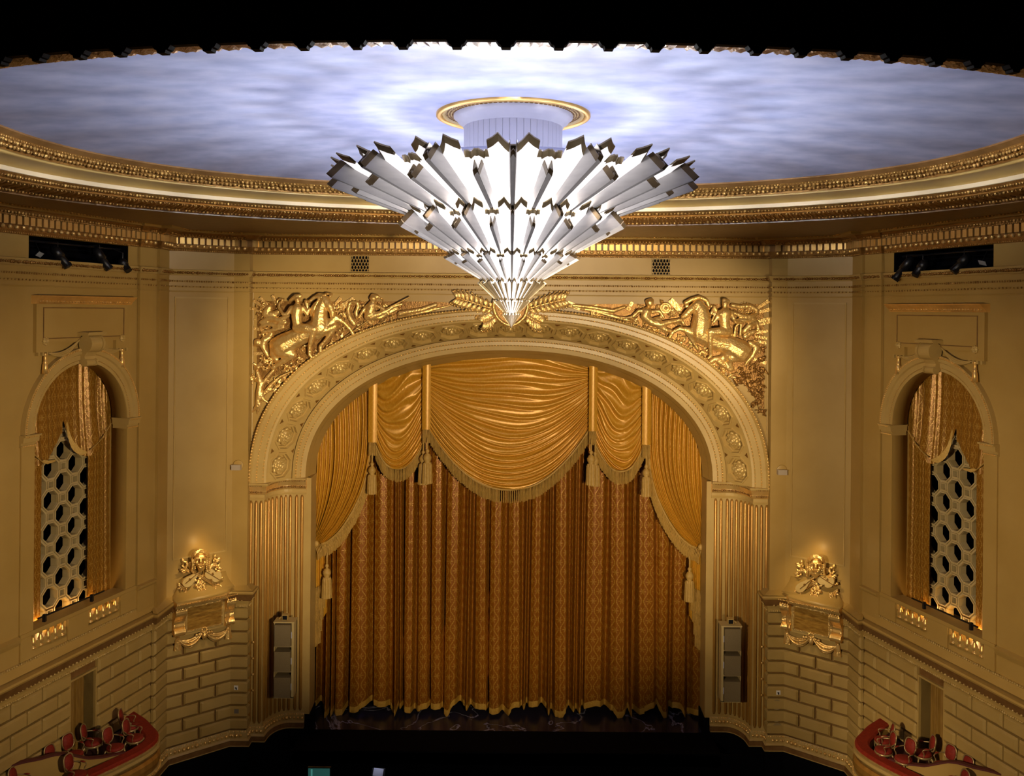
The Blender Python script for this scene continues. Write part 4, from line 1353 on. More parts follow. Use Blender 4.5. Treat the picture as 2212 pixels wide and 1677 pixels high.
# ================================================================ arched windows with lattice and drapes
for sg in (1, -1):
    P = SIDE[sg]
    nm = 'toward the grinning mask' if sg == 1 else 'toward the bearded mask'
    c, r = WIN_C, WIN_R
    def arc_loft(prof, zlow, closed=False):
        """prof: (radius, out); full arch incl. straight legs down to zlow"""
        rows = []
        for rr, o in prof:
            row = [P.P(c - rr, zlow, o)] if zlow is not None else []
            row += [P.P(c - rr * math.cos(PI * k / 40), WIN_Z + rr * math.sin(PI * k / 40), o) for k in range(41)]
            if zlow is not None: row.append(P.P(c + rr, zlow, o))
            rows.append(row)
        return MB().grid(rows)
    win = struct(arc_loft([(r - 0.012, 0.02), (r - 0.012, -0.55), (r + 0.3, -0.56)], SILL - 0.2).build('window_%d' % (1 if sg == 1 else 2), PAINT, None, True))
    R2o = (pa.px(293, 900)[0] - pa.px(43, 960)[0]) / 2
    arc_loft([(r, 0.0), (r, 0.05), (r + 0.10, 0.05), (r + 0.12, 0.08), (r + 0.27, 0.09), (r + 0.30, 0.15), (R2o, 0.17), (R2o, 0.0)], None).build('archivolt', PAINT_L, win)
    mb = MB()
    for k in range(110):
        a = PI * (k + 0.5) / 110
        mb.ball(P.P(c - (R2o - 0.05) * math.cos(a), WIN_Z + (R2o - 0.05) * math.sin(a), 0.17), 0.035, 5, 3)
        if k % 1 == 0: mb.ball(P.P(c - (r + 0.11) * math.cos(a), WIN_Z + (r + 0.11) * math.sin(a), 0.07), 0.022, 4, 2)
    stuff(mb.build('archivolt_beads', GOLD_S, win))
    # plain pilaster strips and impost blocks
    for d, a, b in ((-1, c - R2o, c - r), (1, c + r, c + R2o)):
        s0, s1 = min(a, b), max(a, b)
        MB().grid([[P.P(s0, SILL - 0.1, 0), P.P(s0, SILL - 0.1, 0.05), P.P(s0, WIN_Z - 0.3, 0.05), P.P(s0, WIN_Z - 0.3, 0)], [P.P(s1, SILL - 0.1, 0), P.P(s1, SILL - 0.1, 0.05), P.P(s1, WIN_Z - 0.3, 0.05), P.P(s1, WIN_Z - 0.3, 0)]], cu=True, caps=True).build('jamb_strip', PAINT, win)
        mb = MB()
        for z0, z1, o in ((-0.36, -0.30, 0.08), (-0.30, -0.22, 0.06), (-0.22, -0.06, 0.15), (-0.06, 0.0, 0.21)):
            q0, q1 = (s0 - 0.04, s1 + o * 0.4) if d < 0 else (s0 - o * 0.4, s1 + 0.04)
            mb.grid([[P.P(q, WIN_Z + z0, -0.5), P.P(q, WIN_Z + z0, o), P.P(q, WIN_Z + z1, o + 0.02), P.P(q, WIN_Z + z1, -0.5)] for q in (q0, q1)], cu=True, caps=True)
        mb.build('impost', GOLD_D if False else PAINT_L, win)
        mb = MB()
        for q in range(8):
            for zz in (-0.05, -0.33):
                mb.ball(P.P(lerp(s0, s1, (q + 0.5) / 8), WIN_Z + zz, 0.2 if zz > -0.1 else 0.09), 0.03, 5, 3)
        stuff(mb.build('impost_beads', GOLD_S, win))
    # keystone scroll
    mb = MB()
    kz = WIN_Z + r
    prof = []
    for k in range(28):
        a = -PI * 0.6 + 2.0 * PI * k / 27
        prof.append((0.30 + 0.25 * math.cos(a), kz + 0.62 + 0.27 * math.sin(a)))
    low = []
    for k in range(20):
        a = -PI * 0.5 + 1.8 * PI * k / 19
        low.append((0.20 + 0.13 * math.cos(a), kz + 0.02 + 0.12 * math.sin(a)))
    for pr, hw in ((prof, 0.30), (low, 0.24)):
        for k, (f0, f1) in enumerate(((-1, -0.72), (-0.68, 0.68), (0.72, 1))):
            g = 0.03 if k != 1 else 0.0
            rows = [[P.P(c + f * hw, z, o + g) for o, z in pr] for f in (f0, f1)]
            mb.grid(rows, cu=True, caps=True)
    neck = [(0.05, kz + 0.45), (0.40, kz + 0.45), (0.24, kz + 0.22), (0.28, kz + 0.05), (0.05, kz + 0.0)]
    mb.grid([[P.P(c + f * 0.23, z, o) for o, z in neck] for f in (-1, 1)], cu=True, caps=True)
    cap = [(0.0, kz + 0.86), (0.50, kz + 0.88), (0.56, kz + 0.98), (0.0, kz + 0.98)]
    mb.grid([[P.P(c + f * 0.40, z, o) for o, z in cap] for f in (-1, 1)], cu=True, caps=True)
    mb.build('keystone', GOLD_S if False else PAINT_L, win)
    # lattice of octagons and squares
    pit = 0.505
    lat_o = -0.78
    zb0, zt0 = Z(-9.95), WIN_Z + r
    holes = []
    rims = MB()
    ncol = int(2 * r / pit / 2)
    cols_ = range(-3, 4)
    nrow = int((zt0 - zb0) / pit)
    for i in cols_:
        for j in range(nrow + 1):
            cs, cz_ = c + i * pit, zb0 + 0.30 + j * pit
            if (i + j) % 2 == 0:
                rad = 0.315; nside = 8; off = PI / 8
            else:
                rad = 0.125; nside = 4; off = PI / 4
            pts = [(cs + rad * math.cos(off + 2 * PI * k / nside), cz_ + rad * math.sin(off + 2 * PI * k / nside)) for k in range(nside)]
            if min(q[0] for q in pts) < c - r + 0.05 or max(q[0] for q in pts) > c + r - 0.05: continue
            if max(q[1] for q in pts) > WIN_Z + 1.0: continue
            holes.append(pts)
            for r0_, r1_, o0, o1 in (((rad + 0.005), (rad + 0.045), 0.05, 0.0),):
                ra = [(cs + (r0_) * math.cos(off + 2 * PI * k / nside), cz_ + r0_ * math.sin(off + 2 * PI * k / nside)) for k in range(nside)]
                rb = [(cs + (r1_) * math.cos(off + 2 * PI * k / nside), cz_ + r1_ * math.sin(off + 2 * PI * k / nside)) for k in range(nside)]
                rows = [[P.P(a, b, lat_o - 0.05) for a, b in ra], [P.P(a, b, lat_o + 0.05) for a, b in ra], [P.P(a, b, lat_o + 0.05) for a, b in rb], [P.P(a, b, lat_o) for a, b in rb]]
                rims.grid(rows, cu=True)
    lat = MB().holed(lambda s, z, o: P.P(s, z, o + lat_o), [(c - r - 0.1, zb0), (c + r + 0.1, zb0), (c + r + 0.1, WIN_Z + 1.1), (c - r - 0.1, WIN_Z + 1.1)], holes, 0.22).build('lattice', LATT, win)
    rims.build('lattice_rims', LATT, lat)
    MB().box(P.M(c, (zb0 + zt0) / 2 - 0.1, -1.6), 2 * r + 2, 0.05, zt0 - zb0 + 2).build('black_backing', BLACKM, win)  # black sheet stands in for the unlit depth behind the lattice
    mb = MB()
    mb.grid([[P.P(q, zb0 - 0.3, 0), P.P(q, zb0 - 0.0, 0), P.P(q, zb0 - 0.0, -1.6), P.P(q, zb0 - 0.3, -1.6)] for q in (c - r - 0.3, c + r + 0.3)], cu=True, caps=True)
    mb.build('sill_slab', PAINT, win)
    # side reveals of the recess behind the drapes
    for d in (-1, 1):
        MB().box(P.M(c + d * (r + 0.12), (zb0 + WIN_Z) / 2, -1.08), 0.2, 1.05, WIN_Z - zb0).build('recess_side', PAINT, win)
    # drapes
    wd = thing('window_drape', P.P(c, SILL, -0.6), 'gold damask drape looped up in the arched lattice window ' + nm, 'drape', 'drapes in the arched windows')
    def sx(px): return pa.px(px, 1000, -0.58)[0]
    xl, xr = c - r - 0.1, c + r + 0.1
    def zarch(s):
        q = max(0.0, 1 - ((s - c) / (r + 0.25)) ** 2)
        return WIN_Z + (r + 0.25) * math.sqrt(q)
    def cloth(name, s0, s1, zbot, o0, amp, nf, ph, lean=None, ztop=None, flare=0.0):
        mb = MB(); mb.uv = []
        n, m = 90, 24
        rows = []
        for i in range(n + 1):
            f = i / n
            row = []
            for j_ in range(m + 1):
                g = j_ / m
                s = lerp(s0, s1, f)
                if lean: s += lean(f, g)
                zt = (ztop(s) if ztop else zarch(s))
                zb_ = zbot(f) if callable(zbot) else zbot
                z = lerp(zt, zb_, g)
                qq = nf * f + ph + 0.15 * math.sin(4 * g) + 0.35 * math.sin(7.3 * f + ph * 9) + 0.18 * math.sin(17.1 * f)
                d = amp * (0.65 + 0.5 * math.sin(5.1 * f * nf / 6 + ph * 7)) * (0.5 - 0.5 * math.cos(2 * PI * qq)) ** 0.8 * (0.8 + 0.2 * g) + flare * g * math.sin(PI * f)
                row.append(P.P(s, z, o0 + d))
                mb.uv.append((f * (s1 - s0) * 1.6 + ph, z))
            rows.append(row)
        return mb.grid(rows).build(name, CURT_W, wd, True)
    cloth('side_panel', xl, sx(94), Z(-9.7), -0.66, 0.07, 3, 0.2)
    cloth('side_panel', sx(190), xr, Z(-9.7), -0.66, 0.09, 6, 0.3)
    gap = sx(141)
    cloth('swag_lobe', xl + 0.02, gap, lambda f: lerp(pa.px(80, 962, -0.5)[1], pa.px(132, 940, -0.5)[1], f) - 0.75 * math.sin(PI * min(1, f * 1.02)) ** 1.3, -0.72, 0.15, 6, 0.1, flare=0.12)
    cloth('swag_lobe', gap - 0.02, xr - 0.02, lambda f: lerp(pa.px(146, 905, -0.5)[1], pa.px(236, 905, -0.5)[1], f) - 1.25 * math.sin(PI * min(1, f ** 0.8)) ** 1.3, -0.72, 0.15, 7, 0.6, flare=0.14)
    # pale turned-back linings
    mb = MB()
    for pts, hh in (([(143, 915), (147, 945), (156, 970), (172, 983), (186, 981)], 0.20), ([(90, 997), (103, 1002), (118, 998)], 0.06)):
        pc = catmull([P.P(*pa.px(x_, y_, -0.40), -0.40) for x_, y_ in pts], 8)
        n_ = len(pc)
        mb.grid([[p + P.n[0].to_3d() * 0.0 for p in pc], [p + Vector((0, 0, 0.04 + hh * math.sin(PI * i / n_))) + (P.P(0, 0, 0.06) - P.P(0, 0, 0)) for i, p in enumerate(pc)]])
    mb.build('lining', mat('gold_lining', (0.75, 0.50, 0.16), (0.6, 0.36, 0.09), 0.4, scale=20), wd, True)
    q = [P.P(*pa.px(x_, y_, -0.42), -0.42) for x_, y_ in ((70, 978), (92, 998), (104, 1002))]
    MB().tube(catmull(q, 5), 0.02, 5).build('tie_cord', FRINGE, wd)
    q = [P.P(*pa.px(x_, y_, -0.42), -0.42) for x_, y_ in ((195, 972), (218, 950), (240, 915))]
    MB().tube(catmull(q, 5), 0.02, 5).build('tie_cord', FRINGE, wd)

    # ------------------------------------------------ balustrade
    bal = thing('balustrade', P.P(c, BZ0, 0), 'balustrade of ten gilded balusters below the arched window ' + nm, 'balustrade', 'balustrades below the windows')
    vase = MB().lathe([(0.085, 0), (0.085, 0.04), (0.05, 0.06), (0.045, 0.08), (0.085, 0.15), (0.092, 0.19), (0.075, 0.25), (0.042, 0.33), (0.038, 0.37), (0.06, 0.39), (0.045, 0.42), (0.08, 0.44), (0.08, 0.465)], None, 14)
    vm = vase.mesh('baluster', True); vm.materials.append(GOLD_S)
    for a, b in BO:
        for q in range(5):
            put('baluster', vm, None, bal, P.M(lerp(a, b, (q + 0.5) / 5), BZ0 - 0.002, -0.03))
    def span(name, s0, s1, prof, m):
        return MB().grid([[P.P(q, z, o) for o, z in prof] for q in (s0, s1)], cu=True, caps=True).build(name, m, walls[sg])
    span('coping', c - R2o - 0.0, S_Q1 - 0.01, [(-0.45, Z(-9.72)), (0.07, Z(-9.72)), (0.08, Z(-9.68)), (0.08, Z(-9.58)), (-0.45, Z(-9.56))], PAINT)
    span('coping', 6.0, c - R2o - 0.02, [(0.0, Z(-9.85)), (0.06, Z(-9.85)), (0.12, Z(-9.72)), (0.14, Z(-9.66)), (0.0, Z(-9.60))], PAINT)
    span('coping', S_Q1 - 0.03, S_P1 - 0.0, [(0.0, Z(-9.76)), (0.18, Z(-9.76)), (0.22, Z(-9.70)), (0.24, Z(-9.62)), (0.0, Z(-9.58))], PAINT)
    for a, b in ((c - R2o, BO[0][0]), (BO[0][1], BO[1][0]), (BO[1][1], c + R2o + 0.3)):
        span('pedestal', a + 0.02, b - 0.02, [(0, Z(-10.38)), (0.06, Z(-10.38)), (0.06, Z(-9.72)), (0, Z(-9.72))], PAINT)
    # pipe rail with clamps
    pr_ = thing('pipe_rail', P.P(c, Z(-9.4), 0.15), 'thin black pipe clamped across the foot of the arched window ' + nm, 'pipe', 'pipe rails at the windows')
    a = P.P(*pa.px(82, 1337, 0.1), 0.1); b = P.P(*pa.px(225, 1277, 0.1), 0.1)
    MB().tube([a, b], 0.028, 8).build('pipe', BLACKG, pr_)
    for f in (0.09, 0.80):
        q = a.lerp(b, f)
        MB().box(Matrix.Translation(q - Vector((0, 0, 0.06))), 0.09, 0.09, 0.22).build('clamp', BLACKG, pr_)
    # warm lamps on the window ledge behind the balusters
    for f in (0.22, 0.5, 0.74):
        lamp('window_ledge_lamp', P.P(lerp(c - r, c + r, f), Z(-9.75), -0.55), 10, (1.0, 0.62, 0.22), 0.05)

    # ------------------------------------------------ plaque over the window
    pq = thing('wall_plaque', P.P(c, Z(-1.3), 0), 'plaster tablet with rosettes and cord tassels over the window ' + nm, 'plaque', 'plaques over the windows')
    def wp(px, py, o=0.0): return pa.px(px, py, o)
    sl, zt = wp(72, 655); srr = wp(273, 655)[0]
    e0 = wp(103, 760)[0]; zlo = wp(75, 762)[1]; zmid = wp(100, 741)[1]; e1 = wp(240, 745)[0]
    e0 = sl + 0.62; e1 = srr - 0.62
    body = [(sl, zt), (sl, zlo), (e0, zlo), (e0, zmid), (e1, zmid), (e1, zlo), (srr, zlo), (srr, zt)]
    MB().holed(lambda s, z, o: P.P(s, z, o + 0.12), body, [], 0.12).build('tablet', PAINT, pq)
    # inner panel line
    a0, a1 = sl + 0.25, srr - 0.25; b0, b1 = zmid + 0.12, zt - 0.12
    mb = MB()
    mb.holed(lambda s, z, o: P.P(s, z, o + 0.135), [(a0, b0), (a1, b0), (a1, b1), (a0, b1)], [[(a0 + 0.03, b0 + 0.03), (a1 - 0.03, b0 + 0.03), (a1 - 0.03, b1 - 0.03), (a0 + 0.03, b1 - 0.03)]], 0.03)
    mb.build('panel_line', BROWN, pq)
    cz0, cz1 = zt, wp(72, 638)[1]
    MB().grid([[P.P(q, z, o) for o, z in [(0.0, cz0 - 0.02), (0.14, cz0 - 0.02), (0.20, cz0 + 0.07), (0.36, cz1 - 0.03), (0.38, cz1), (0, cz1)]] for q in (sl - 0.08, srr + 0.08)], cu=True, caps=True).build('cornice', GOLD_S, pq)
    mb = MB()
    for k in range(34): mb.ball(P.P(lerp(sl, srr, (k + 0.5) / 34), cz0 + 0.05, 0.20), 0.04, 6, 4)
    stuff(mb.build('cornice_beads', GOLD, pq))
    for sx_ in (sl + 0.34, srr - 0.34):
        put('rosette', ROS, None, pq, P.M(sx_, zlo + 0.33, 0.125) @ Matrix.Rotation(PI / 2, 4, 'X') @ Matrix.Scale(0.42, 4))
        for q in (-0.24, -0.08, 0.08, 0.24):
            MB().box(P.M(sx_ + q, zlo - 0.05, 0.07), 0.07, 0.12, 0.10).build('drop', PAINT_L, pq)
        mb = MB()
        M = P.M(sx_, zlo - 0.02, 0.12)
        mb.lathe([(0.05, 0.0), (0.06, -0.05), (0.045, -0.08), (0.05, -0.26), (0.07, -0.28), (0.05, -0.31), (0.075, -0.34), (0.10, -0.62), (0.01, -0.63)], M, 10)
        mb.build('cord_tassel', GOLD_S, pq, True)
        d = 1 if sx_ < c else -1
        mb = MB()
        for k in range(3):
            pts = [P.P(lerp(sx_ + d * 0.1, c - d * 0.30, f), lerp(zlo - 0.02, kz + 0.78, f) - (0.17 + 0.055 * k) * math.sin(PI * f) ** 0.9, 0.14) for f in [q / 14 for q in range(15)]]
            mb.tube(pts, [0.015 + 0.02 * math.sin(PI * q / 14) for q in range(15)], 5)
        mb.build('festoon', PAINT_L, pq, True)
# ================================================================ gilded spandrel reliefs
UZ = 34.0 / FPX / 5.782
def figure(name, root, F, chains, voxel=0.03, m=None, smooth=2, blobs=()):
    mb = MB()
    gk = {'horse': 1.16, 'rider': 1.08, 'reclining_figure': 1.12}.get(name, 1.1)
    chains = [[(a_, b_, c_, d_ * gk) for a_, b_, c_, d_ in q] for q in chains]
    for ch_ in chains:
        if len(ch_) == 1:
            zx, zy, o, r = ch_[0]
            mb.ball(F(zx, zy, o), r * UZ, 10, 8)
        for (ax, ay, ao, ar), (bx, by, bo, br) in zip(ch_, ch_[1:]):
            mb.capsule(F(ax, ay, ao), ar * UZ, F(bx, by, bo), br * UZ)
    o = mb.build(name, m or GOLD, root, True)
    return remesh(o, voxel, smooth)
def slab(name, root, F, bars, m=None):
    for ax, ay, bx, by, w0, w1, o, th in bars:
        mb = MB()
        a, b = F(ax, ay, o), F(bx, by, o)
        d = (b - a).normalized()
        s = Vector((d.z, 0, -d.x))
        mb.prism([a + s * w0 * UZ, a - s * w0 * UZ, b - s * w1 * UZ, b + s * w1 * UZ], (0, -th, 0))
        mb.prism([a + s * w0 * UZ * 0.45, a - s * w0 * UZ * 0.45, b - s * w1 * UZ * 0.45, b + s * w1 * UZ * 0.45], (0, -th - 0.03, 0))
        mb.build(name, m or GOLD, root)
def clump(name, root, F, spots, seed, m=None, voxel=0.03):
    """rough foliage and rockwork: many small lobes fused together"""
    rg = random.Random(seed)
    mb = MB()
    for zx, zy, r, n in spots:
        for _ in range(n):
            a = rg.uniform(0, 2 * PI); q = r * math.sqrt(rg.random())
            b = rg.uniform(0, 2 * PI); ln = rg.uniform(14, 34)
            x0, y0 = zx + q * math.cos(a), zy + q * math.sin(a)
            mb.capsule(F(x0, y0, rg.uniform(0.0, 0.14)), rg.uniform(7, 14) * UZ, F(x0 + ln * math.cos(b), y0 + ln * math.sin(b), rg.uniform(0.05, 0.2)), rg.uniform(5, 12) * UZ, 7)
    o = stuff(mb.build(name, m or GOLD, root, True))
    return remesh(o, voxel, 1)

def FL(zx, zy, o): return at(530 + zx / 5.782, 610 + zy / 5.782, 34.0 - o)
def FR(zx, zy, o): return at(1350 + zx / 5.782, 620 + zy / 5.782, 34.0 - o)

# ---- relief beside the grinning-mask pier: rider, horse, reclining figure, tree
rl = thing('spandrel_relief', FL(700, 900, 0), 'gilded relief of a rider on a rearing horse above a rooted tree beside the arch', 'relief')
plate = [FL(150, 235, 0.0), FL(150, 1480, 0.0), FL(210, 1400, 0), FL(330, 1180, 0), FL(560, 1120, 0), FL(760, 960, 0), FL(960, 850, 0), FL(1350, 680, 0), FL(1900, 460, 0), FL(2400, 330, 0), FL(2640, 262, 0), FL(2300, 240, 0)]
MB().prism([p + Vector((0, 0.02, 0)) for p in plate], (0, -0.05, 0)).build('ground', GOLD_D, rl)  # darker gold puts the shade of the recesses into the ground
figure('horse', rl, FL, [
    [(470, 790, .22, 125), (620, 700, .26, 105), (780, 630, .28, 100), (930, 560, .34, 108)],
    [(930, 560, .34, 108), (930, 430, .36, 88), (950, 300, .36, 66), (1000, 220, .36, 50)],
    [(985, 215, .38, 48), (1050, 290, .44, 44), (1090, 380, .48, 34), (1085, 420, .48, 28)],
    [(960, 180, .36, 16), (985, 150, .36, 8)],
    [(900, 640, .36, 72), (1000, 600, .46, 44), (1120, 548, .46, 30), (1060, 650, .42, 22), (980, 750, .36, 18), (935, 800, .32, 20), (940, 862, .28, 24)],
    [(1040, 540, .34, 60), (1130, 440, .36, 36), (1240, 510, .34, 25), (1320, 600, .28, 18), (1345, 650, .22, 22)],
    [(460, 840, .24, 100), (560, 890, .30, 56), (590, 900, .30, 44), (480, 980, .26, 34), (380, 1040, .20, 24), (345, 1070, .18, 26)],
    [(400, 780, .14, 90), (360, 900, .12, 50), (390, 970, .12, 30)],
], 0.032)
figure('rider', rl, FL, [
    [(660, 575, .50, 58), (650, 500, .52, 56), (640, 420, .52, 60), (650, 340, .52, 64), (650, 300, .50, 44)],
    [(650, 300, .50, 24), (650, 260, .50, 22)],
    [(650, 215, .50, 36), (655, 235, .53, 30)],
    [(630, 180, .48, 30), (690, 170, .46, 24), (600, 200, .44, 26), (560, 230, .36, 20)],
    [(580, 325, .50, 34), (520, 400, .50, 26), (470, 400, .52, 20), (415, 310, .42, 16), (430, 250, .36, 14)],
    [(720, 325, .48, 34), (770, 400, .48, 25), (800, 330, .46, 18)],
    [(615, 390, .60, 22)], [(680, 385, .60, 22)],
    [(650, 570, .52, 60), (760, 575, .62, 54), (860, 585, .66, 42), (830, 690, .60, 32), (805, 800, .52, 24), (800, 900, .46, 20), (830, 940, .46, 18)],
], 0.028)
figure('billowing_drapery', rl, FL, [
    [(530, 420, .30, 26), (430, 470, .24, 30), (300, 450, .16, 34), (200, 500, .1, 28)],
    [(500, 500, .26, 22), (400, 540, .2, 24), (280, 520, .14, 26), (190, 560, .1, 20)],
    [(470, 560, .2, 26), (330, 600, .14, 26), (220, 620, .1, 20)],
    [(300, 320, .12, 40), (250, 390, .12, 44), (350, 400, .14, 36), (430, 360, .16, 30)],
    [(440, 260, .2, 14), (470, 215, .22, 12), (430, 205, .2, 12), (395, 240, .2, 12), (410, 300, .2, 12)],
    [(300, 690, .08, 36), (240, 720, .1, 44), (220, 800, .1, 34), (260, 880, .1, 30), (290, 940, .08, 18)],
    [(330, 650, .1, 18), (240, 680, .1, 20), (200, 760, .1, 16)],
    [(880, 260, .44, 18), (830, 330, .42, 20), (820, 420, .42, 14)], [(910, 230, .46, 18), (860, 330, .46, 18), (850, 430, .46, 14)],
    [(950, 190, .44, 22), (880, 180, .4, 20), (800, 240, .36, 20)], [(1000, 160, .42, 18), (920, 150, .36, 18), (840, 200, .3, 18)],
    [(1060, 180, .38, 18), (1080, 150, .34, 14), (1010, 140, .32, 14)], [(760, 240, .3, 26), (780, 330, .3, 22), (760, 420, .3, 18)],
    [(150, 750, .12, 44)], [(120, 790, .08, 22)],
], 0.03)
slab('ray_slab', rl, FL, [(300, 360, 110, 225, 14, 20, 0.02, .08), (330, 330, 190, 190, 14, 20, 0.02, .08), (400, 290, 345, 165, 14, 22, 0.02, .08), (240, 390, 95, 325, 12, 18, 0.02, .06),
                      (240, 600, 110, 575, 16, 20, 0.02, .07), (230, 890, 110, 890, 16, 22, .02, .07), (1100, 300, 1200, 195, 14, 22, .02, .08), (1140, 330, 1360, 200, 14, 24, .02, .07), (1150, 370, 1330, 260, 12, 18, .02, .07)])
figure('reclining_figure', rl, FL, [
    [(1600, 205, .30, 40)], [(1590, 170, .28, 26), (1650, 180, .28, 24), (1570, 200, .28, 22)],
    [(1590, 245, .26, 22), (1580, 290, .26, 52), (1560, 360, .28, 52), (1530, 430, .24, 46)],
    [(1540, 290, .26, 26), (1480, 340, .30, 20), (1420, 440, .30, 16), (1460, 380, .28, 14), (1500, 330, .28, 14)],
    [(1630, 290, .26, 24), (1720, 330, .28, 20), (1790, 400, .28, 16)],
    [(1560, 430, .26, 44), (1660, 400, .28, 36), (1760, 360, .26, 30), (1850, 300, .22, 22), (1960, 270, .18, 16)],
    [(1560, 440, .24, 40), (1680, 440, .24, 30), (1800, 380, .22, 22), (1900, 330, .18, 16)],
    [(1300, 260, .14, 18), (1340, 240, .18, 16), (1400, 260, .2, 22), (1410, 300, .2, 20), (1380, 380, .2, 24), (1400, 450, .2, 20)],
    [(1300, 270, .14, 22), (1280, 360, .16, 26), (1310, 450, .18, 30), (1360, 520, .16, 26)],
], 0.028)
figure('lance', rl, FL, [[(1240, 690, .14, 9), (1640, 400, .3, 10), (2050, 185, .3, 11)], [(1930, 390, .10, 34), (2200, 340, .12, 26), (2380, 280, .12, 26)], [(1920, 430, .06, 26), (2250, 370, .08, 22), (2640, 268, .02, 7)], [(1500, 480, .12, 22), (1700, 400, .12, 20)]], 0.03)
clump('rocks', rl, FL, [(1000, 820, 50, 14), (1100, 760, 60, 18), (1180, 640, 60, 16), (1450, 560, 60, 20), (1560, 510, 60, 20), (1700, 470, 60, 18), (1850, 440, 50, 14), (650, 1000, 80, 22), (1260, 560, 40, 10), (240, 440, 120, 26), (200, 280, 60, 10)], 3)
clump('background_foliage', rl, FL, [(230, 300, 100, 26), (330, 500, 120, 34), (200, 660, 70, 16), (430, 260, 60, 14), (760, 300, 60, 14), (560, 640, 80, 14), (1180, 330, 70, 18), (1230, 430, 70, 18), (1440, 300, 60, 14), (1700, 260, 60, 14), (1800, 330, 70, 14), (740, 800, 60, 14), (860, 900, 60, 14), (560, 900, 60, 12)], 44)
tree = figure('tree', rl, FL, [
    [(90, 1620, .04, 12), (150, 1540, .08, 26), (170, 1400, .1, 40), (190, 1260, .1, 36), (150, 1120, .1, 22), (130, 1060, .1, 14)],
    [(150, 1640, .04, 10), (180, 1520, .08, 26)], [(300, 1515, .04, 10), (220, 1460, .08, 24), (190, 1380, .1, 30)],
    [(190, 1300, .1, 26), (280, 1180, .12, 22), (350, 1100, .14, 18), (340, 1020, .12, 12)],
    [(230, 1400, .1, 26), (330, 1270, .12, 20), (430, 1180, .12, 14), (560, 1120, .1, 10)], [(250, 1380, .1, 20), (360, 1330, .1, 14), (420, 1300, .08, 10)],
    [(180, 1240, .1, 20), (90, 1200, .08, 14)]], 0.03)
clump('tree_foliage', rl, FL, [(90, 1200, 50, 22), (140, 1040, 60, 22), (240, 960, 60, 24), (330, 980, 60, 20), (250, 1060, 60, 20), (480, 1060, 70, 24), (600, 1090, 60, 22), (500, 1200, 50, 16), (400, 1270, 60, 22), (360, 1360, 50, 14), (270, 1230, 50, 14)], 9, voxel=0.028)

# ---- relief beside the bearded-mask pier
rr = thing('spandrel_relief', FR(1200, 900, 0), 'gilded relief of a nude rider on a heavy horse among leafy rockwork beside the arch', 'relief')
plate = [FR(1735, 215, 0), FR(1735, 1560, 0), FR(1690, 1480, 0), FR(1500, 1230, 0), FR(1250, 1060, 0), FR(1030, 920, 0), FR(700, 720, 0), FR(300, 560, 0), FR(-100, 440, 0), FR(-500, 310, 0), FR(-780, 235, 0), FR(-300, 215, 0)]
MB().prism([p + Vector((0, 0.02, 0)) for p in plate], (0, -0.05, 0)).build('ground', GOLD_D, rr)  # recess shade painted into the ground by the darker gold
figure('horse', rr, FR, [
    [(1430, 800, .26, 130), (1300, 720, .30, 105), (1150, 690, .30, 100), (950, 580, .34, 112)],
    [(940, 570, .34, 115), (960, 430, .36, 105), (950, 300, .36, 84), (910, 220, .36, 62)],
    [(900, 220, .40, 50), (830, 280, .46, 44), (760, 350, .48, 36), (730, 375, .46, 30)],
    [(880, 160, .36, 14), (870, 130, .34, 8)],
    [(900, 600, .36, 66), (800, 560, .44, 34), (690, 520, .42, 26), (600, 560, .36, 20), (560, 630, .30, 24)],
    [(860, 560, .36, 46), (760, 530, .46, 28), (800, 610, .40, 20), (880, 730, .30, 18), (905, 770, .26, 22)],
    [(1420, 830, .28, 110), (1330, 880, .32, 60), (1290, 860, .30, 44), (1310, 960, .26, 26), (1340, 1030, .2, 24)],
    [(1350, 840, .16, 80), (1200, 900, .16, 44), (1120, 900, .16, 30), (1060, 940, .14, 28)],
    [(1180, 930, .2, 40), (1270, 1000, .2, 26), (1310, 1040, .18, 22)],
], 0.032)
figure('rider', rr, FR, [
    [(1270, 560, .50, 62), (1245, 480, .52, 58), (1240, 400, .54, 62), (1250, 330, .54, 66), (1255, 290, .52, 44)],
    [(1255, 290, .5, 24), (1255, 250, .5, 22)], [(1252, 210, .52, 38), (1248, 232, .55, 30)],
    [(1280, 180, .5, 30), (1240, 170, .5, 28)],
    [(1195, 345, .64, 20)], [(1265, 345, .64, 20)],
    [(1320, 320, .5, 34), (1360, 400, .48, 26), (1380, 440, .46, 20), (1460, 440, .40, 18)],
    [(1185, 320, .5, 32), (1140, 400, .5, 24), (1110, 440, .5, 18)],
    [(1280, 565, .54, 58), (1170, 560, .64, 54), (1065, 565, .68, 44), (1062, 680, .62, 32), (1070, 790, .52, 24), (1075, 870, .44, 20), (1040, 890, .46, 16)],
], 0.028)
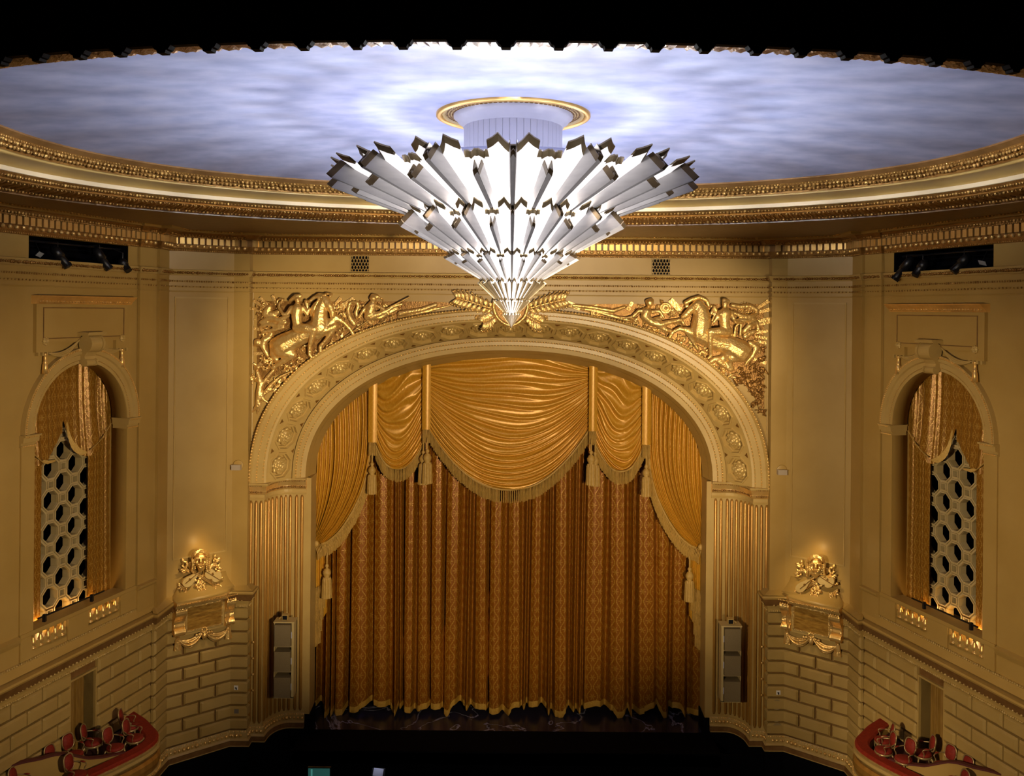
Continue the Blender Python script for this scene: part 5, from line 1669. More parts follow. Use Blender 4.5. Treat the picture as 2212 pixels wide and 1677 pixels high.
figure('billowing_drapery', rr, FR, [
    [(1340, 320, .3, 24), (1450, 360, .26, 26), (1560, 370, .2, 24), (1660, 330, .1, 20)],
    [(1400, 420, .3, 24), (1500, 420, .24, 28), (1620, 400, .14, 26)], [(1480, 560, .2, 30), (1560, 480, .2, 34), (1640, 440, .14, 24), (1670, 530, .12, 20), (1620, 560, .12, 22)],
    [(1340, 230, .18, 26), (1440, 250, .14, 30), (1560, 240, .1, 36), (1640, 290, .1, 30)], [(1500, 620, .18, 30), (1600, 560, .14, 30)],
    [(1560, 700, .16, 34), (1640, 760, .14, 36), (1590, 860, .14, 30), (1530, 930, .12, 24), (1500, 980, .1, 16)],
    [(1560, 740, .18, 20), (1660, 700, .12, 20), (1680, 820, .1, 18)],
    [(760, 200, .34, 26), (830, 160, .36, 26), (930, 130, .36, 26), (1020, 170, .34, 26), (1050, 240, .34, 22)],
    [(800, 240, .3, 18), (760, 250, .3, 16)], [(1080, 330, .34, 22), (1120, 250, .3, 22), (1150, 300, .34, 18), (1090, 420, .36, 18)],
    [(1370, 640, .34, 18), (1380, 500, .34, 14), (1420, 460, .34, 14)], [(1440, 600, .3, 18), (1450, 470, .3, 14)], [(1330, 640, .34, 16), (1330, 540, .36, 14)],
], 0.03)
slab('ray_slab', rr, FR, [(1640, 270, 1790, 175, 16, 24, .02, .08), (1650, 320, 1800, 280, 16, 24, .02, .08), (1660, 430, 1840, 390, 16, 26, .02, .08), (1670, 470, 1820, 435, 14, 18, .02, .08), (1620, 570, 1780, 550, 16, 20, .02, .07),
                      (1620, 620, 1770, 640, 14, 18, .02, .07), (1640, 680, 1760, 700, 14, 18, .02, .07), (1600, 900, 1760, 950, 18, 24, .02, .08), (560, 160, 680, 290, 34, 34, .02, .12), (1120, 330, 1010, 180, 12, 12, .02, .06),
                      (-560, 270, -720, 200, 30, 30, .02, .06), (-330, 300, -380, 230, 24, 24, .02, .06), (60, 240, 90, 190, 20, 20, .02, .08)])
figure('reclining_figure', rr, FR, [
    [(310, 200, .30, 46)], [(330, 170, .28, 30), (280, 180, .28, 26)],
    [(300, 250, .26, 24), (270, 310, .28, 56), (250, 370, .28, 52), (330, 440, .26, 44), (420, 400, .22, 36)],
    [(240, 300, .28, 28), (170, 300, .30, 24), (100, 370, .28, 20), (20, 390, .22, 16), (-60, 380, .16, 14)],
    [(350, 310, .26, 26), (430, 300, .26, 22), (480, 380, .28, 18)],
    [(330, 440, .26, 46), (440, 470, .28, 40), (560, 440, .28, 30), (700, 410, .26, 20), (740, 470, .22, 18)],
    [(420, 480, .24, 40), (520, 540, .24, 30), (620, 560, .2, 20)],
], 0.028)
def disc(root, F, zx, zy, r, m=GOLD):
    c_ = F(zx, zy, 0.0)
    M = Matrix.Translation(c_) @ Matrix.Rotation(PI / 2, 4, 'X')
    R = r * UZ
    MB().lathe([(R, 0), (R, 0.12), (R * 0.9, 0.15), (R * 0.7, 0.10), (R * 0.66, 0.14), (R * 0.5, 0.16), (R * 0.42, 0.12), (R * 0.2, 0.2), (0.01, 0.22)], M, 28).build('shield', m, root, True)
clump('background_foliage', rr, FR, [(1560, 320, 100, 30), (1600, 480, 90, 26), (1420, 300, 70, 16), (1480, 600, 70, 16), (1640, 640, 60, 14), (1100, 260, 50, 10), (620, 420, 80, 18), (560, 300, 60, 12), (420, 260, 50, 10), (180, 250, 50, 10), (1000, 800, 60, 12), (900, 760, 40, 8), (1180, 820, 50, 10), (700, 480, 50, 10)], 55)
disc(rr, FR, 500, 265, 72); disc(rr, FR, -370, 330, 62); disc(rr, FR, 40, 270, 30)
figure('lance', rr, FR, [[(-780, 240, .02, 7), (-400, 300, .08, 20), (-100, 380, .10, 26), (60, 420, .1, 20)], [(-650, 230, .06, 22), (-380, 260, .1, 26), (-150, 300, .12, 26), (0, 250, .1, 20)]], 0.03)
clump('rocks', rr, FR, [(120, 430, 60, 20), (260, 500, 60, 22), (380, 540, 70, 22), (540, 590, 60, 18), (700, 650, 70, 22), (800, 740, 60, 16), (1000, 830, 70, 20), (1150, 960, 60, 18), (1250, 1040, 70, 20), (1350, 1100, 70, 18), (640, 340, 60, 14), (1500, 300, 110, 24), (450, 180, 30, 6), (1080, 560, 30, 6)], 21)
clump('leafy_thicket', rr, FR, [(1500, 1060, 80, 26), (1620, 1000, 80, 26), (1700, 900, 50, 16), (1720, 1080, 60, 22), (1420, 1180, 60, 20), (1560, 1180, 70, 26), (1700, 1200, 70, 24), (1620, 1310, 70, 26), (1700, 1350, 50, 20), (1650, 1430, 50, 18), (1720, 780, 40, 12), (1600, 1480, 30, 8), (1690, 1540, 40, 12), (1740, 1580, 24, 6)], 33, GOLD_D, voxel=0.028)

# ---- crest on the crown of the arch: shield with two sprays of acanthus
cr = thing('arch_crest', at(1103, 690, 33.8), 'gilded crest of a shield between two acanthus sprays at the crown of the arch', 'crest')
sh = [(1072, 640), (1086, 634), (1103, 640), (1120, 634), (1134, 640), (1140, 660), (1134, 682), (1120, 697), (1103, 703), (1086, 697), (1072, 682), (1066, 660)]
MB().prism([at(x_, y_, 33.85) for x_, y_ in sh], (0, -0.12, 0)).build('shield', GOLD_D, cr)
MB().tube(catmull([at(x_, y_, 33.7) for x_, y_ in sh + [sh[0]]], 4), 0.07, 8).build('shield_rim', GOLD, cr, True)
MB().tube([at(x_, y_, 33.68) for x_, y_ in ((1080, 640), (1072, 634), (1066, 640), (1072, 648), (1078, 645))], 0.05, 7).build('scroll', GOLD, cr, True)
MB().tube([at(x_, y_, 33.68) for x_, y_ in ((1126, 640), (1134, 634), (1140, 640), (1134, 648), (1128, 645))], 0.05, 7).build('scroll', GOLD, cr, True)
def spray(stem, side):
    pts = catmull([at(x_, y_, 33.82) for x_, y_ in stem], 6)
    mb = MB()
    mb.tube(pts, [0.05 * (1 - 0.6 * i / len(pts)) for i in range(len(pts))], 6)
    n = len(pts)
    for i in range(2, n, 2):
        d = (pts[min(i + 1, n - 1)] - pts[i - 1]).normalized()
        for sgn in (-1, 1):
            nrm = Vector((-d.z, 0, d.x)) * sgn
            ln = 0.34 * (0.55 + 0.45 * math.sin(PI * i / n)) + 0.08
            tip = pts[i] + d * ln * 0.75 + nrm * ln * 0.8
            midp = pts[i] + d * ln * 0.25 + nrm * ln * 0.55 + Vector((0, -0.12, 0))
            wv = d * 0.085
            mb.grid([[pts[i] - wv * 0.6, pts[i] + Vector((0, -0.06, 0)), pts[i] + wv * 0.6], [midp - wv * 1.3, midp + Vector((0, -0.06, 0)), midp + wv * 1.3], [tip - wv * 0.3, tip + Vector((0, -0.02, 0)), tip + wv * 0.3]])
            mb.ball(tip, (0.05, 0.04, 0.05), 6, 4)
    mb.build('acanthus_spray', GOLD, cr, True)
spray([(1068, 668), (1040, 660), (1010, 650), (988, 645)], -1)
spray([(1068, 682), (1058, 690), (1046, 696)], -1)
spray([(1138, 668), (1166, 660), (1196, 652), (1218, 648)], 1)
spray([(1138, 682), (1150, 690), (1164, 697)], 1)

# ================================================================ masks and plaques on the piers
def s6(zx, zy): return 350 + zx / 6.448, 1170 + zy / 6.448
pw = LOW[1]
for sg in (1, -1):
    P = LOW[sg]
    def B(zx, zy, o):
        s, z = pw.px(*s6(zx, zy), o)
        return P.P(s, z, o)
    UB = 33.0 / FPX / 6.448
    grin = sg == 1
    who = 'grinning mask' if grin else 'bearded mask'
    ms = thing('mask_ornament', B(530, 820, 0.3), 'gilded ' + ('grinning mask with braids' if grin else 'bearded mask with curls') + ' over crossed lute and violin on the pier', 'mask')
    # curved bracket that carries the trophy, sweeping out to the ledge
    co = thing('console_plaque', B(530, 1300, 0.2), 'gold tablet between two scroll brackets under the ' + who, 'plaque', 'gold tablets under the masks')
    s0, zt_ = pw.px(*s6(120, 960)); s1, zt2 = pw.px(*s6(985, 760))
    zl = LEDGE + 0.10
    rows = []
    N = 14
    for i in range(N + 1):
        f = i / N
        z = lerp(zl + 0.9, zl - 0.06, f)
        o = -0.02 + 0.68 * f ** 3
        ins = 0.30 * (1 - f ** 2.2)
        a, b = s0 + ins, s1 - ins
        rows.append([P.P(a, z, -0.05), P.P(a, z, o), P.P(lerp(a, b, .5), z, o), P.P(b, z, o), P.P(b, z, -0.05)])
    MB().grid(rows, caps=True).build('flare', PAINT, co, True)
    def ext(name, sa, sb, prof, m, sm=False):
        return MB().grid([[P.P(q, z, o) for o, z in prof] for q in (sa, sb)], cu=True, caps=True).build(name, m, co, sm)
    ext('shelf', s0, s1, [(-0.05, zl - 0.06), (0.68, zl - 0.06), (0.68, zl - 0.14), (0.58, zl - 0.20), (0.55, zl - 0.30), (-0.05, zl - 0.30)], GOLD_S)
    mb = MB()
    for k in range(40): mb.ball(P.P(lerp(s0, s1, (k + .5) / 40), zl - 0.15, 0.67), 0.03, 5, 3)
    stuff(mb.build('shelf_beads', GOLD, co))
    pz1, pz0 = zl - 0.30, zl - 1.42
    pa0, pb0 = lerp(s0, s1, 0.20), lerp(s0, s1, 0.80)
    ext('tablet_frame', pa0 - 0.10, pb0 + 0.10, [(-0.02, pz0), (0.22, pz0), (0.22, pz1), (-0.02, pz1)], PAINT_L)
    ext('tablet', pa0 + 0.06, pb0 - 0.06, [(0.2, pz0 + 0.16), (0.245, pz0 + 0.16), (0.245, pz1 - 0.14), (0.2, pz1 - 0.14)], mat('rubbed_gold', (0.55, 0.31, 0.06), (0.30, 0.14, 0.02), 0.35, 0.4, scale=4, stretch=(1, 1, 4)))
    mb = MB()
    for a, b, c_, d in ((pa0, pb0, pz1 - 0.14, pz1 - 0.08), (pa0, pb0, pz0 + 0.10, pz0 + 0.16), (pa0, pa0 + 0.06, pz0 + 0.1, pz1 - 0.08), (pb0 - 0.06, pb0, pz0 + 0.1, pz1 - 0.08)):
        mb.grid([[P.P(q, z, o) for o, z in ((0.2, c_), (0.26, c_), (0.26, d), (0.2, d))] for q in (a, b)], cu=True, caps=True)
    mb.build('tablet_rim', GOLD, co)
    for e0, e1 in ((s0 + 0.04, s0 + 0.40), (s1 - 0.40, s1 - 0.04)):
        pr = [(0.0, pz1)]
        for k in range(9): pr.append((0.52 - 0.03 * k + 0.06 * math.sin(PI * k / 8 * 2), pz1 - 0.05 - 0.085 * k))
        bottom = pz1 - 0.95
        for k in range(9):
            a = PI / 2 - PI * 1.25 * k / 8
            pr.append((0.26 + 0.14 * math.cos(a), bottom + 0.13 * math.sin(a)))
        pr.append((0.0, bottom - 0.14))
        br = ext('scroll_bracket', e0, e1, pr, GOLD_S, False)
        for e in (e0 - 0.02, e1 - 0.03):
            MB().grid([[P.P(q, z, o + 0.025) for o, z in pr[1:-1]] for q in (e, e + 0.05)]).build('bracket_edge', GOLD, br)
        mb = MB()
        for k in range(4): mb.ball(P.P(lerp(e0, e1, (k + .5) / 4), pz1 - 0.06, 0.50), (0.05, 0.05, 0.06), 6, 4)
        mb.build('bracket_leaf', GOLD, br, True)
        # tassel under the bracket
        m_ = (e0 + e1) / 2
        tz = bottom - 0.18
        rows = []
        for rr_, z in ((0.03, 0.04), (0.08, 0.0), (0.05, -0.06), (0.09, -0.12), (0.13, -0.38), (0.15, -0.50)):
            rows.append([P.P(m_ + rr_ * math.cos(2 * PI * k / 12), tz + z, 0.14 + rr_ * 0.8 * math.sin(2 * PI * k / 12) * (1 + 0.2 * (k % 2))) for k in range(12)])
        MB().grid(rows, cu=True, caps=True).build('bracket_tassel', GOLD, co)
    # garland of cloth in two loops
    gz = pz0 - 0.02
    for a, b in ((s0 + 0.25, (s0 + s1) / 2 - 0.02), ((s0 + s1) / 2 + 0.02, s1 - 0.25)):
        left = a < (s0 + s1) / 2 - 0.1
        for k in range(5):
            pts = []
            for i in range(17):
                f = i / 16
                za, zb = (gz - 0.12, gz + 0.04) if left else (gz + 0.04, gz - 0.12)
                pts.append(P.P(lerp(a, b, f), lerp(za, zb, f) - (0.16 + 0.065 * k) * math.sin(PI * f) ** 0.8, 0.16 + 0.03 * math.sin(PI * f) + 0.03 * (k % 2)))
            MB().tube(pts, [0.03 + 0.02 * math.sin(PI * i / 16) for i in range(17)], 6).build('garland_fold', GOLD, co, True)
    mb = MB()
    mid_ = (s0 + s1) / 2
    for k in range(9):
        a = 2 * PI * k / 9
        mb.ball(P.P(mid_ + 0.09 * math.cos(a), gz + 0.06 + 0.09 * math.sin(a), 0.24), 0.05, 7, 5)
    mb.ball(P.P(mid_, gz - 0.16, 0.22), (0.10, 0.08, 0.15), 10, 8)
    for q in (-0.28, -0.18, 0.18, 0.28):
        mb.ball(P.P(mid_ + q, gz - 0.05 - 0.1 * abs(q), 0.22), (0.07, 0.06, 0.06), 7, 5)
    mb.build('garland_flower', GOLD, co, True)

    # --- the mask itself (one fused head), instruments and leaves
    bo = 0.24
    def chain(pts): return pts
    H = []
    cxm = 540
    def addc(*pts): H.append(pts)
    addc((cxm, 215, .10, 92), (cxm, 290, .11, 80)); addc((cxm, 345, .15, 58), (cxm, 380, .17, 40))
    addc((cxm, 235, .42, 14), (cxm, 285, .48, 17), (cxm, 290, .47, 18))          # nose
    addc((cxm - 62, 238, .38, 16), (cxm - 18, 232, .42, 15)); addc((cxm + 18, 232, .42, 15), (cxm + 62, 238, .38, 16))   # brows
    addc((cxm - 42, 262, .38, 13),); addc((cxm + 42, 262, .38, 13),)               # eyes
    addc((cxm - 55, 295, .36, 24),); addc((cxm + 55, 295, .36, 24),)               # cheeks
    addc((cxm - 44, 318, .38, 9), (cxm - 20, 330, .41, 10), (cxm + 20, 330, .41, 10), (cxm + 44, 318, .38, 9))
    if grin:
        addc((cxm - 36, 345, .37, 9), (cxm, 372, .40, 11), (cxm + 36, 345, .37, 9))
    else:
        for q in range(-3, 4):
            addc((cxm + q * 19, 338 - abs(q) * 6, .30, 11), (cxm + q * 21 + 7, 372, .33 - .02 * abs(q), 12), (cxm + q * 19 - 7, 405 - abs(q) * 8, .31 - .02 * abs(q), 10), (cxm + q * 15 + 3, 440 - abs(q) * 16, .26, 6))
        addc((cxm - 22, 352, .33, 7), (cxm + 22, 352, .33, 7))
        addc((cxm - 50, 330, .40, 10), (cxm - 10, 322, .43, 12)); addc((cxm + 10, 322, .43, 12), (cxm + 50, 330, .40, 10))
    rg = random.Random(5 + sg)
    for q in range(26):   # wreath / curls over the brow
        a = PI * q / 25
        addc((cxm - 112 * math.cos(a), 205 - 78 * math.sin(a), .26 + .08 * math.sin(a), 19 + rg.uniform(-3, 4)),)
    for q in range(18):
        a = PI * q / 17
        addc((cxm - 84 * math.cos(a), 195 - 46 * math.sin(a), .36, 15 + rg.uniform(-3, 3)),)
    for d in (-1, 1):
        for q in range(9):
            addc((cxm + d * (118 + 4 * math.sin(q)), 215 + q * 24, .22, 15 if grin else 20),)
        for q in range(6):
            addc((cxm + d * (84 + 6 * math.sin(q)), 250 + q * 26, .26, 13),)
    mb = MB()
    for h in H:
        if len(h) == 1: mb.ball(B(h[0][0], h[0][1], h[0][2] + bo), h[0][3] * UB, 8, 6)
        for a, b in zip(h, h[1:]): mb.capsule(B(a[0], a[1], a[2] + bo), a[3] * UB, B(b[0], b[1], b[2] + bo), b[3] * UB, 8)
    remesh(mb.build('mask', GOLD_S, ms, True), 0.018, 1)
    def flat(name, pts, o, th, m, parent=ms):
        if len(pts) > 8:
            pc_ = catmull([Vector((x_, y_, 0)) for x_, y_ in list(pts) + [pts[0]]], 4)
            pts = [(q.x, q.y) for q in pc_[:-1]]
        f = [B(x_ if sg == 1 else 1080 - x_, y_, o) for x_, y_ in pts]
        nrm = P.P(pw.px(*s6(540, 400))[0], 0, th) - P.P(pw.px(*s6(540, 400))[0], 0, 0)
        return MB().prism(f, nrm).build(name, m, parent)
    LG = mat('pale_gold', (1.0, 0.74, 0.32), (0.95, 0.66, 0.25), 0.36, 0.5, scale=4)
    lute = [(485, 455), (440, 450), (390, 470), (335, 495), (290, 530), (272, 575), (290, 612), (335, 630), (385, 612), (420, 575), (450, 520), (478, 478)]
    lu = flat('lute', lute, 0.34, 0.10, LG)
    flat('lute_strings', [(480, 462), (474, 456), (320, 585), (328, 592)], 0.445, 0.02, GOLD_D, lu)
    flat('lute_rose', [(388 + 16 * math.cos(k), 530 + 16 * math.sin(k)) for k in [2 * PI * q / 10 for q in range(10)]], 0.44, 0.015, GOLD_D, lu)
    vio = [(585, 430), (610, 395), (660, 378), (710, 392), (735, 425), (750, 420), (790, 410), (810, 450), (805, 500), (770, 545), (720, 555), (685, 535), (680, 510), (640, 515), (600, 495), (585, 460)]
    vi = flat('violin', vio, 0.32, 0.12, LG)
    flat('violin_bridge', [(690, 440), (712, 432), (722, 462), (702, 470)], 0.44, 0.03, GOLD_D, vi)
    flat('violin_strings', [(800, 540), (806, 532), (600, 405), (594, 413)], 0.445, 0.015, GOLD_D, vi)
    mb = MB()
    fx_ = (lambda x_: x_) if sg == 1 else (lambda x_: 1080 - x_)
    mb.capsule(B(fx_(790), 535, .32), 14 * UB, B(fx_(835), 510, .3), 12 * UB); mb.ball(B(fx_(838), 508, .3), 20 * UB, 8, 6)
    mb.capsule(B(fx_(480), 455, .3), 12 * UB, B(fx_(520), 430, .28), 10 * UB)
    mb.build('instrument_necks', GOLD, ms, True)
    rg = random.Random(8)
    def leaf(x_, y_, a, ln, wv, o):
        c_, s_ = math.cos(a), math.sin(a)
        return [B(x_, y_, o), B(x_ + ln * 0.45 * c_ - wv * s_, y_ + ln * 0.45 * s_ + wv * c_, o + 0.06), B(x_ + ln * c_, y_ + ln * s_, o + 0.02), B(x_ + ln * 0.45 * c_ + wv * s_, y_ + ln * 0.45 * s_ - wv * c_, o + 0.06)], B(x_ + ln * 0.45 * c_, y_ + ln * 0.45 * s_, o + 0.12)
    mb = MB()
    for x_, y_, a0, spread, n, ln in ((540, 600, PI / 2, 2.6, 22, 95), (540, 690, PI / 2, 1.8, 16, 110), (540, 540, PI / 2, 3.4, 18, 90), (330, 400, PI * 1.15, 1.9, 12, 110), (330, 330, PI * 1.3, 1.2, 6, 100), (720, 270, -PI * .3, 1.9, 10, 90), (740, 370, -PI * .1, 1.8, 8, 90), (300, 640, PI * .8, 1.6, 7, 90), (770, 600, PI * .25, 1.6, 8, 90), (310, 720, PI * .55, .8, 4, 90), (720, 620, PI * .4, .8, 4, 80)):
        for k in range(n):
            a = a0 + rg.uniform(-spread / 2, spread / 2)
            q, top = leaf(x_ + rg.uniform(-34, 34), y_ + rg.uniform(-34, 34), a, ln * rg.uniform(.6, 1.1), rg.uniform(12, 22), rg.uniform(.08, .28))
            mb.add(q + [top], [(0, 1, 4), (1, 2, 4), (2, 3, 4), (3, 0, 4)])
    for k in range(16):
        mb.ball(B(540 + rg.uniform(-70, 70), 640 + rg.uniform(-70, 90), .28), rg.uniform(13, 24) * UB, 8, 6)
    stuff(mb.build('leaves_and_fruit', GOLD, ms, True))
    mb = MB()
    for pts in ([(385, 300), (400, 380), (440, 430), (500, 470), (560, 500), (640, 550), (690, 580)], [(700, 540), (640, 500), (560, 480)], [(360, 310), (330, 380), (380, 420)], [(230, 600), (300, 650), (340, 660), (320, 720), (300, 780)], [(700, 560), (720, 620), (770, 650), (790, 690)], [(760, 330), (700, 330), (660, 380)]):
        pc = catmull([B(x_, y_, .26) for x_, y_ in pts], 5)
        for dz in (-.03, .03): mb.tube([p + Vector((0, 0, dz)) for p in pc], 0.035, 6)
    mb.build('ribbons', GOLD, ms, True)
    # small picture light behind the trophy, washing the pier
    lamp('mask_light', B(545, 60, 0.42), 5, (1.0, 0.68, 0.28), 0.1)
    d_ = spot('mask_spot', P.P(pw.px(437, 1300)[0], Z(-7.0), 3.2), P.P(pw.px(437, 1300)[0], Z(-10.3), 0.2), 420, 42, 0.9, (1.0, 0.72, 0.34), 0.05)
# ================================================================ stage boxes, chairs
FLOORB = Z(-14.25)
RAIL = Z(-13.93)
BOXP = [(-13.9, 22.4), (-13.45, 23.6), (-12.9, 24.9), (-12.55, 25.6), (-12.16, 26.26), (-11.75, 26.9), (-11.45, 27.45), (-11.27, 27.95), (-11.25, 28.35), (-11.42, 28.8), (-11.75, 29.2), (-12.2, 29.72), (-12.59, 30.06), (-12.88, 30.33)]
_bp = catmull([Vector((x_, y_, 0)) for x_, y_ in BOXP], 3)
BOXP = [(q.x, q.y) for q in _bp]

def chair_parts():
    P = {}
    # faces local +X; origin on the floor
    rows = []
    for r_, z in ((0.02, 0.40), (0.235, 0.40), (0.26, 0.43), (0.25, 0.48), (0.18, 0.505), (0.02, 0.51)):
        rows.append([Vector((r_ * 1.02 * math.cos(a), r_ * (1.0 + 0.08 * math.cos(a)) * math.sin(a), z)) for a in [2 * PI * k / 18 for k in range(18)]])
    P['seat'] = (MB().grid(rows, cu=True, caps=True).mesh('seat', True), REDD)
    rows = []
    for r_, z in ((0.20, 0.345), (0.265, 0.35), (0.265, 0.405), (0.2, 0.41)):
        rows.append([Vector((r_ * 1.02 * math.cos(a), r_ * (1.0 + 0.08 * math.cos(a)) * math.sin(a), z)) for a in [2 * PI * k / 18 for k in range(18)]])
    P['seat_rail'] = (MB().grid(rows, cu=True, cv=True).mesh('seat_rail', True), CHAIRG)
    def backpt(a, k, o):
        y = 0.20 * k * math.copysign(abs(math.cos(a)) ** 0.7, math.cos(a))
        z = 0.78 + 0.235 * k * math.copysign(abs(math.sin(a)) ** 0.7, math.sin(a))
        return Vector((-0.235 - 0.20 * (z - 0.5) + o, y, z))
    ang = [2 * PI * k / 20 for k in range(20)]
    rows = [[backpt(a, k, o) for a in ang] for k, o in ((0.02, -0.03), (0.86, -0.03), (0.90, 0.0), (0.8, 0.035), (0.02, 0.045))]
    P['backrest'] = (MB().grid(rows, cu=True, caps=True).mesh('backrest', True), REDD)
    P['back_frame'] = (MB().tube([backpt(a, 1.0, 0) for a in ang] + [backpt(ang[0], 1.0, 0)], 0.022, 6).mesh('back_frame', True), CHAIRG)
    for i, (sx_, sy_) in enumerate(((1, 1), (1, -1), (-1, 1), (-1, -1))):
        top = Vector((0.19 * sx_, 0.18 * sy_, 0.37))
        foot = Vector((0.21 * sx_ if sx_ > 0 else -0.27, 0.20 * sy_, 0.0))
        P['leg%d' % i] = (MB().tube([top, top.lerp(foot, 0.35) + Vector((0.02 * sx_, 0.012 * sy_, 0)), top.lerp(foot, 0.75), foot], [0.03, 0.026, 0.018, 0.02], 6).mesh('leg', True), CHAIRG)
    for i, sy_ in enumerate((1, -1)):
        P['arm%d' % i] = (MB().tube(catmull([Vector((-0.27, 0.19 * sy_, 0.72)), Vector((-0.10, 0.27 * sy_, 0.69)), Vector((0.07, 0.27 * sy_, 0.67)), Vector((0.10, 0.26 * sy_, 0.62)), Vector((0.05, 0.245 * sy_, 0.52)), Vector((0.08, 0.23 * sy_, 0.38))], 3), 0.017, 6).mesh('armrest', True), CHAIRG)
        P['pad%d' % i] = (MB().ball(Vector((-0.03, 0.27 * sy_, 0.705)), (0.10, 0.028, 0.022), 8, 5).mesh('arm_pad', True), REDD)
    for me, m in P.values(): me.materials.append(m)
    return P
CHP = chair_parts()
def chair(pos, yaw, label, group):
    r = thing('box_chair', pos, label, 'chair', group)
    M = Matrix.Translation(pos) @ Matrix.Rotation(yaw, 4, 'Z')
    for k, (me, m) in CHP.items():
        nm = k.rstrip('0123456789')
        nm = {'arm': 'armrest', 'pad': 'arm_pad'}.get(nm, nm)
        put(nm, me, None, r, M)
    return r
def on_floor(px, py, h):
    """floor point under something seen at pixel (px, py) at height h above the box floor"""
    u, v = uvp(px, py)
    Y = (EYE - (FLOORB + h)) * FPX / v
    return Vector((u * Y / FPX, Y, FLOORB))

for sg in (1, -1):
    side = 'grinning mask' if sg == 1 else 'bearded mask'
    BP = Path(BOXP, sg)
    bx = thing('theatre_box', Vector((-12.6 * sg, 28.0, Z(-15.6))), 'curved theatre box front with a padded red velvet rail below the ' + side + ' pier', 'theatre box', 'stage boxes')
    def ring_(name, prof, m, sm=False, p=bx):
        return MB().sweep(BP, [(o, Z(z)) for o, z in prof]).build(name, m, p, sm)
    ring_('rail_pad', [(-0.44, -13.99), (-0.44, -13.94), (-0.38, -13.90), (-0.06, -13.90), (0.0, -13.94), (0.0, -13.99)], RED)
    ring_('gilt_line', [(-0.04, -13.99), (0.025, -13.99), (0.03, -14.04), (-0.04, -14.04)], GOLD)
    ring_('rail_core', [(-0.40, -14.30), (-0.40, -13.99), (-0.03, -13.99), (-0.03, -14.30)], PAINT)
    ring_('upper_band', [(-0.04, -14.07), (0.04, -14.09), (0.06, -14.17), (0.02, -14.23), (-0.04, -14.23)], PAINT_L)
    ring_('shadow_band', [(-0.10, -14.23), (-0.03, -14.23), (-0.03, -14.32), (-0.10, -14.32)], BROWN)  # brown puts the shadow below the cream band into colour
    ring_('carved_band', [(-0.16, -14.32), (0.0, -14.32), (0.06, -14.42), (0.07, -14.58), (0.0, -14.76), (-0.16, -14.80)], GOLD_F)
    ring_('lower_torus', [(-0.16, -14.80), (0.02, -14.78), (0.05, -14.85), (0.0, -14.92), (-0.16, -14.93)], PAINT_L)
    ring_('under_curve', [(-0.16, -14.93), (-0.06, -14.93), (-0.18, -15.3), (-0.5, -15.7), (-0.9, -15.8), (-0.9, -14.93)], PAINT)
    mb = MB()
    beads(mb, BP, 0.1, BP.L - 0.05, Z(-14.85), 0.05, 0.09, 0.04, 5, 3)
    stuff(mb.build('torus_beads', GOLD_S, bx))
    mb = MB()
    a_, b_ = [], []
    for i in range(len(BP.p)):
        s = BP.s[i]
        q = BP.P(s, FLOORB, -0.38)
        wq = Aline(q.y - 0.0)
        a_.append(q); b_.append(Vector((min(wq.x, -abs(q.x)) * sg, q.y, FLOORB)))
    mb.grid([a_, b_, [p - Vector((0, 0, 0.2)) for p in b_], [p - Vector((0, 0, 0.2)) for p in a_]], cv=True).build('box_floor', CARPET, bx)
    # serpentine partition to the next box
    w0, w1 = Vector((-14.28, 25.27)), Vector((-11.93, 27.44))
    tab = [(0, -13.24), (0.12, -13.26), (0.24, -13.31), (0.36, -13.32), (0.453, -13.38), (0.55, -13.55), (0.656, -13.74), (0.8, -13.86), (1.0, -13.92)]
    d_ = (w1 - w0).normalized(); nn = Vector((d_.y, -d_.x))
    rows, cap = [], []
    for k in range(25):
        f = k / 24
        q = w0.lerp(w1, f)
        z = Z(interp(tab, f))
        L_, R_ = q + nn * 0.05, q - nn * 0.05
        rows.append([Vector((L_.x * sg, L_.y, FLOORB - 0.1)), Vector((L_.x * sg, L_.y, z)), Vector((R_.x * sg, R_.y, z)), Vector((R_.x * sg, R_.y, FLOORB - 0.1))])
        L_, R_ = q + nn * 0.08, q - nn * 0.08
        cap.append([Vector((L_.x * sg, L_.y, z)), Vector((L_.x * sg, L_.y, z + 0.05)), Vector((R_.x * sg, R_.y, z + 0.05)), Vector((R_.x * sg, R_.y, z))])
    pt_ = MB().grid(rows, cu=True, caps=True).build('partition', PAINT, bx)
    MB().grid(cap, cu=True, caps=True).build('partition_cap', mat('dark_red_cap', (0.09, 0.012, 0.01), None, 0.6), pt_)
grp = 'gilt chairs in the stage boxes'
yl = [(281, 1567, .48, 0.15, 'gilt red chair at the far end of the box by the grinning mask pier'),
      (291, 1592, .48, -0.1, 'gilt red chair against the curved rail of the box by the grinning mask pier'),
      (264, 1617, .48, -0.35, 'gilt red chair low beside the partition end in the grinning mask box'),
      (193, 1605, .48, 0.1, 'gilt red chair in front of the door curtain in the grinning mask box'),
      (168, 1628, .48, -0.45, 'gilt red chair behind the partition hump in the grinning mask box'),
      (92, 1634, .95, -0.3, 'gilt red chair nearly hidden by the partition in the grinning mask box'),
      (178, 1668, .48, -0.2, 'gilt red chair in front of the partition near the grinning mask box'),
      (14, 1664, .95, 0.0, 'gilt red chair at the wall end of the partition near the grinning mask box')]
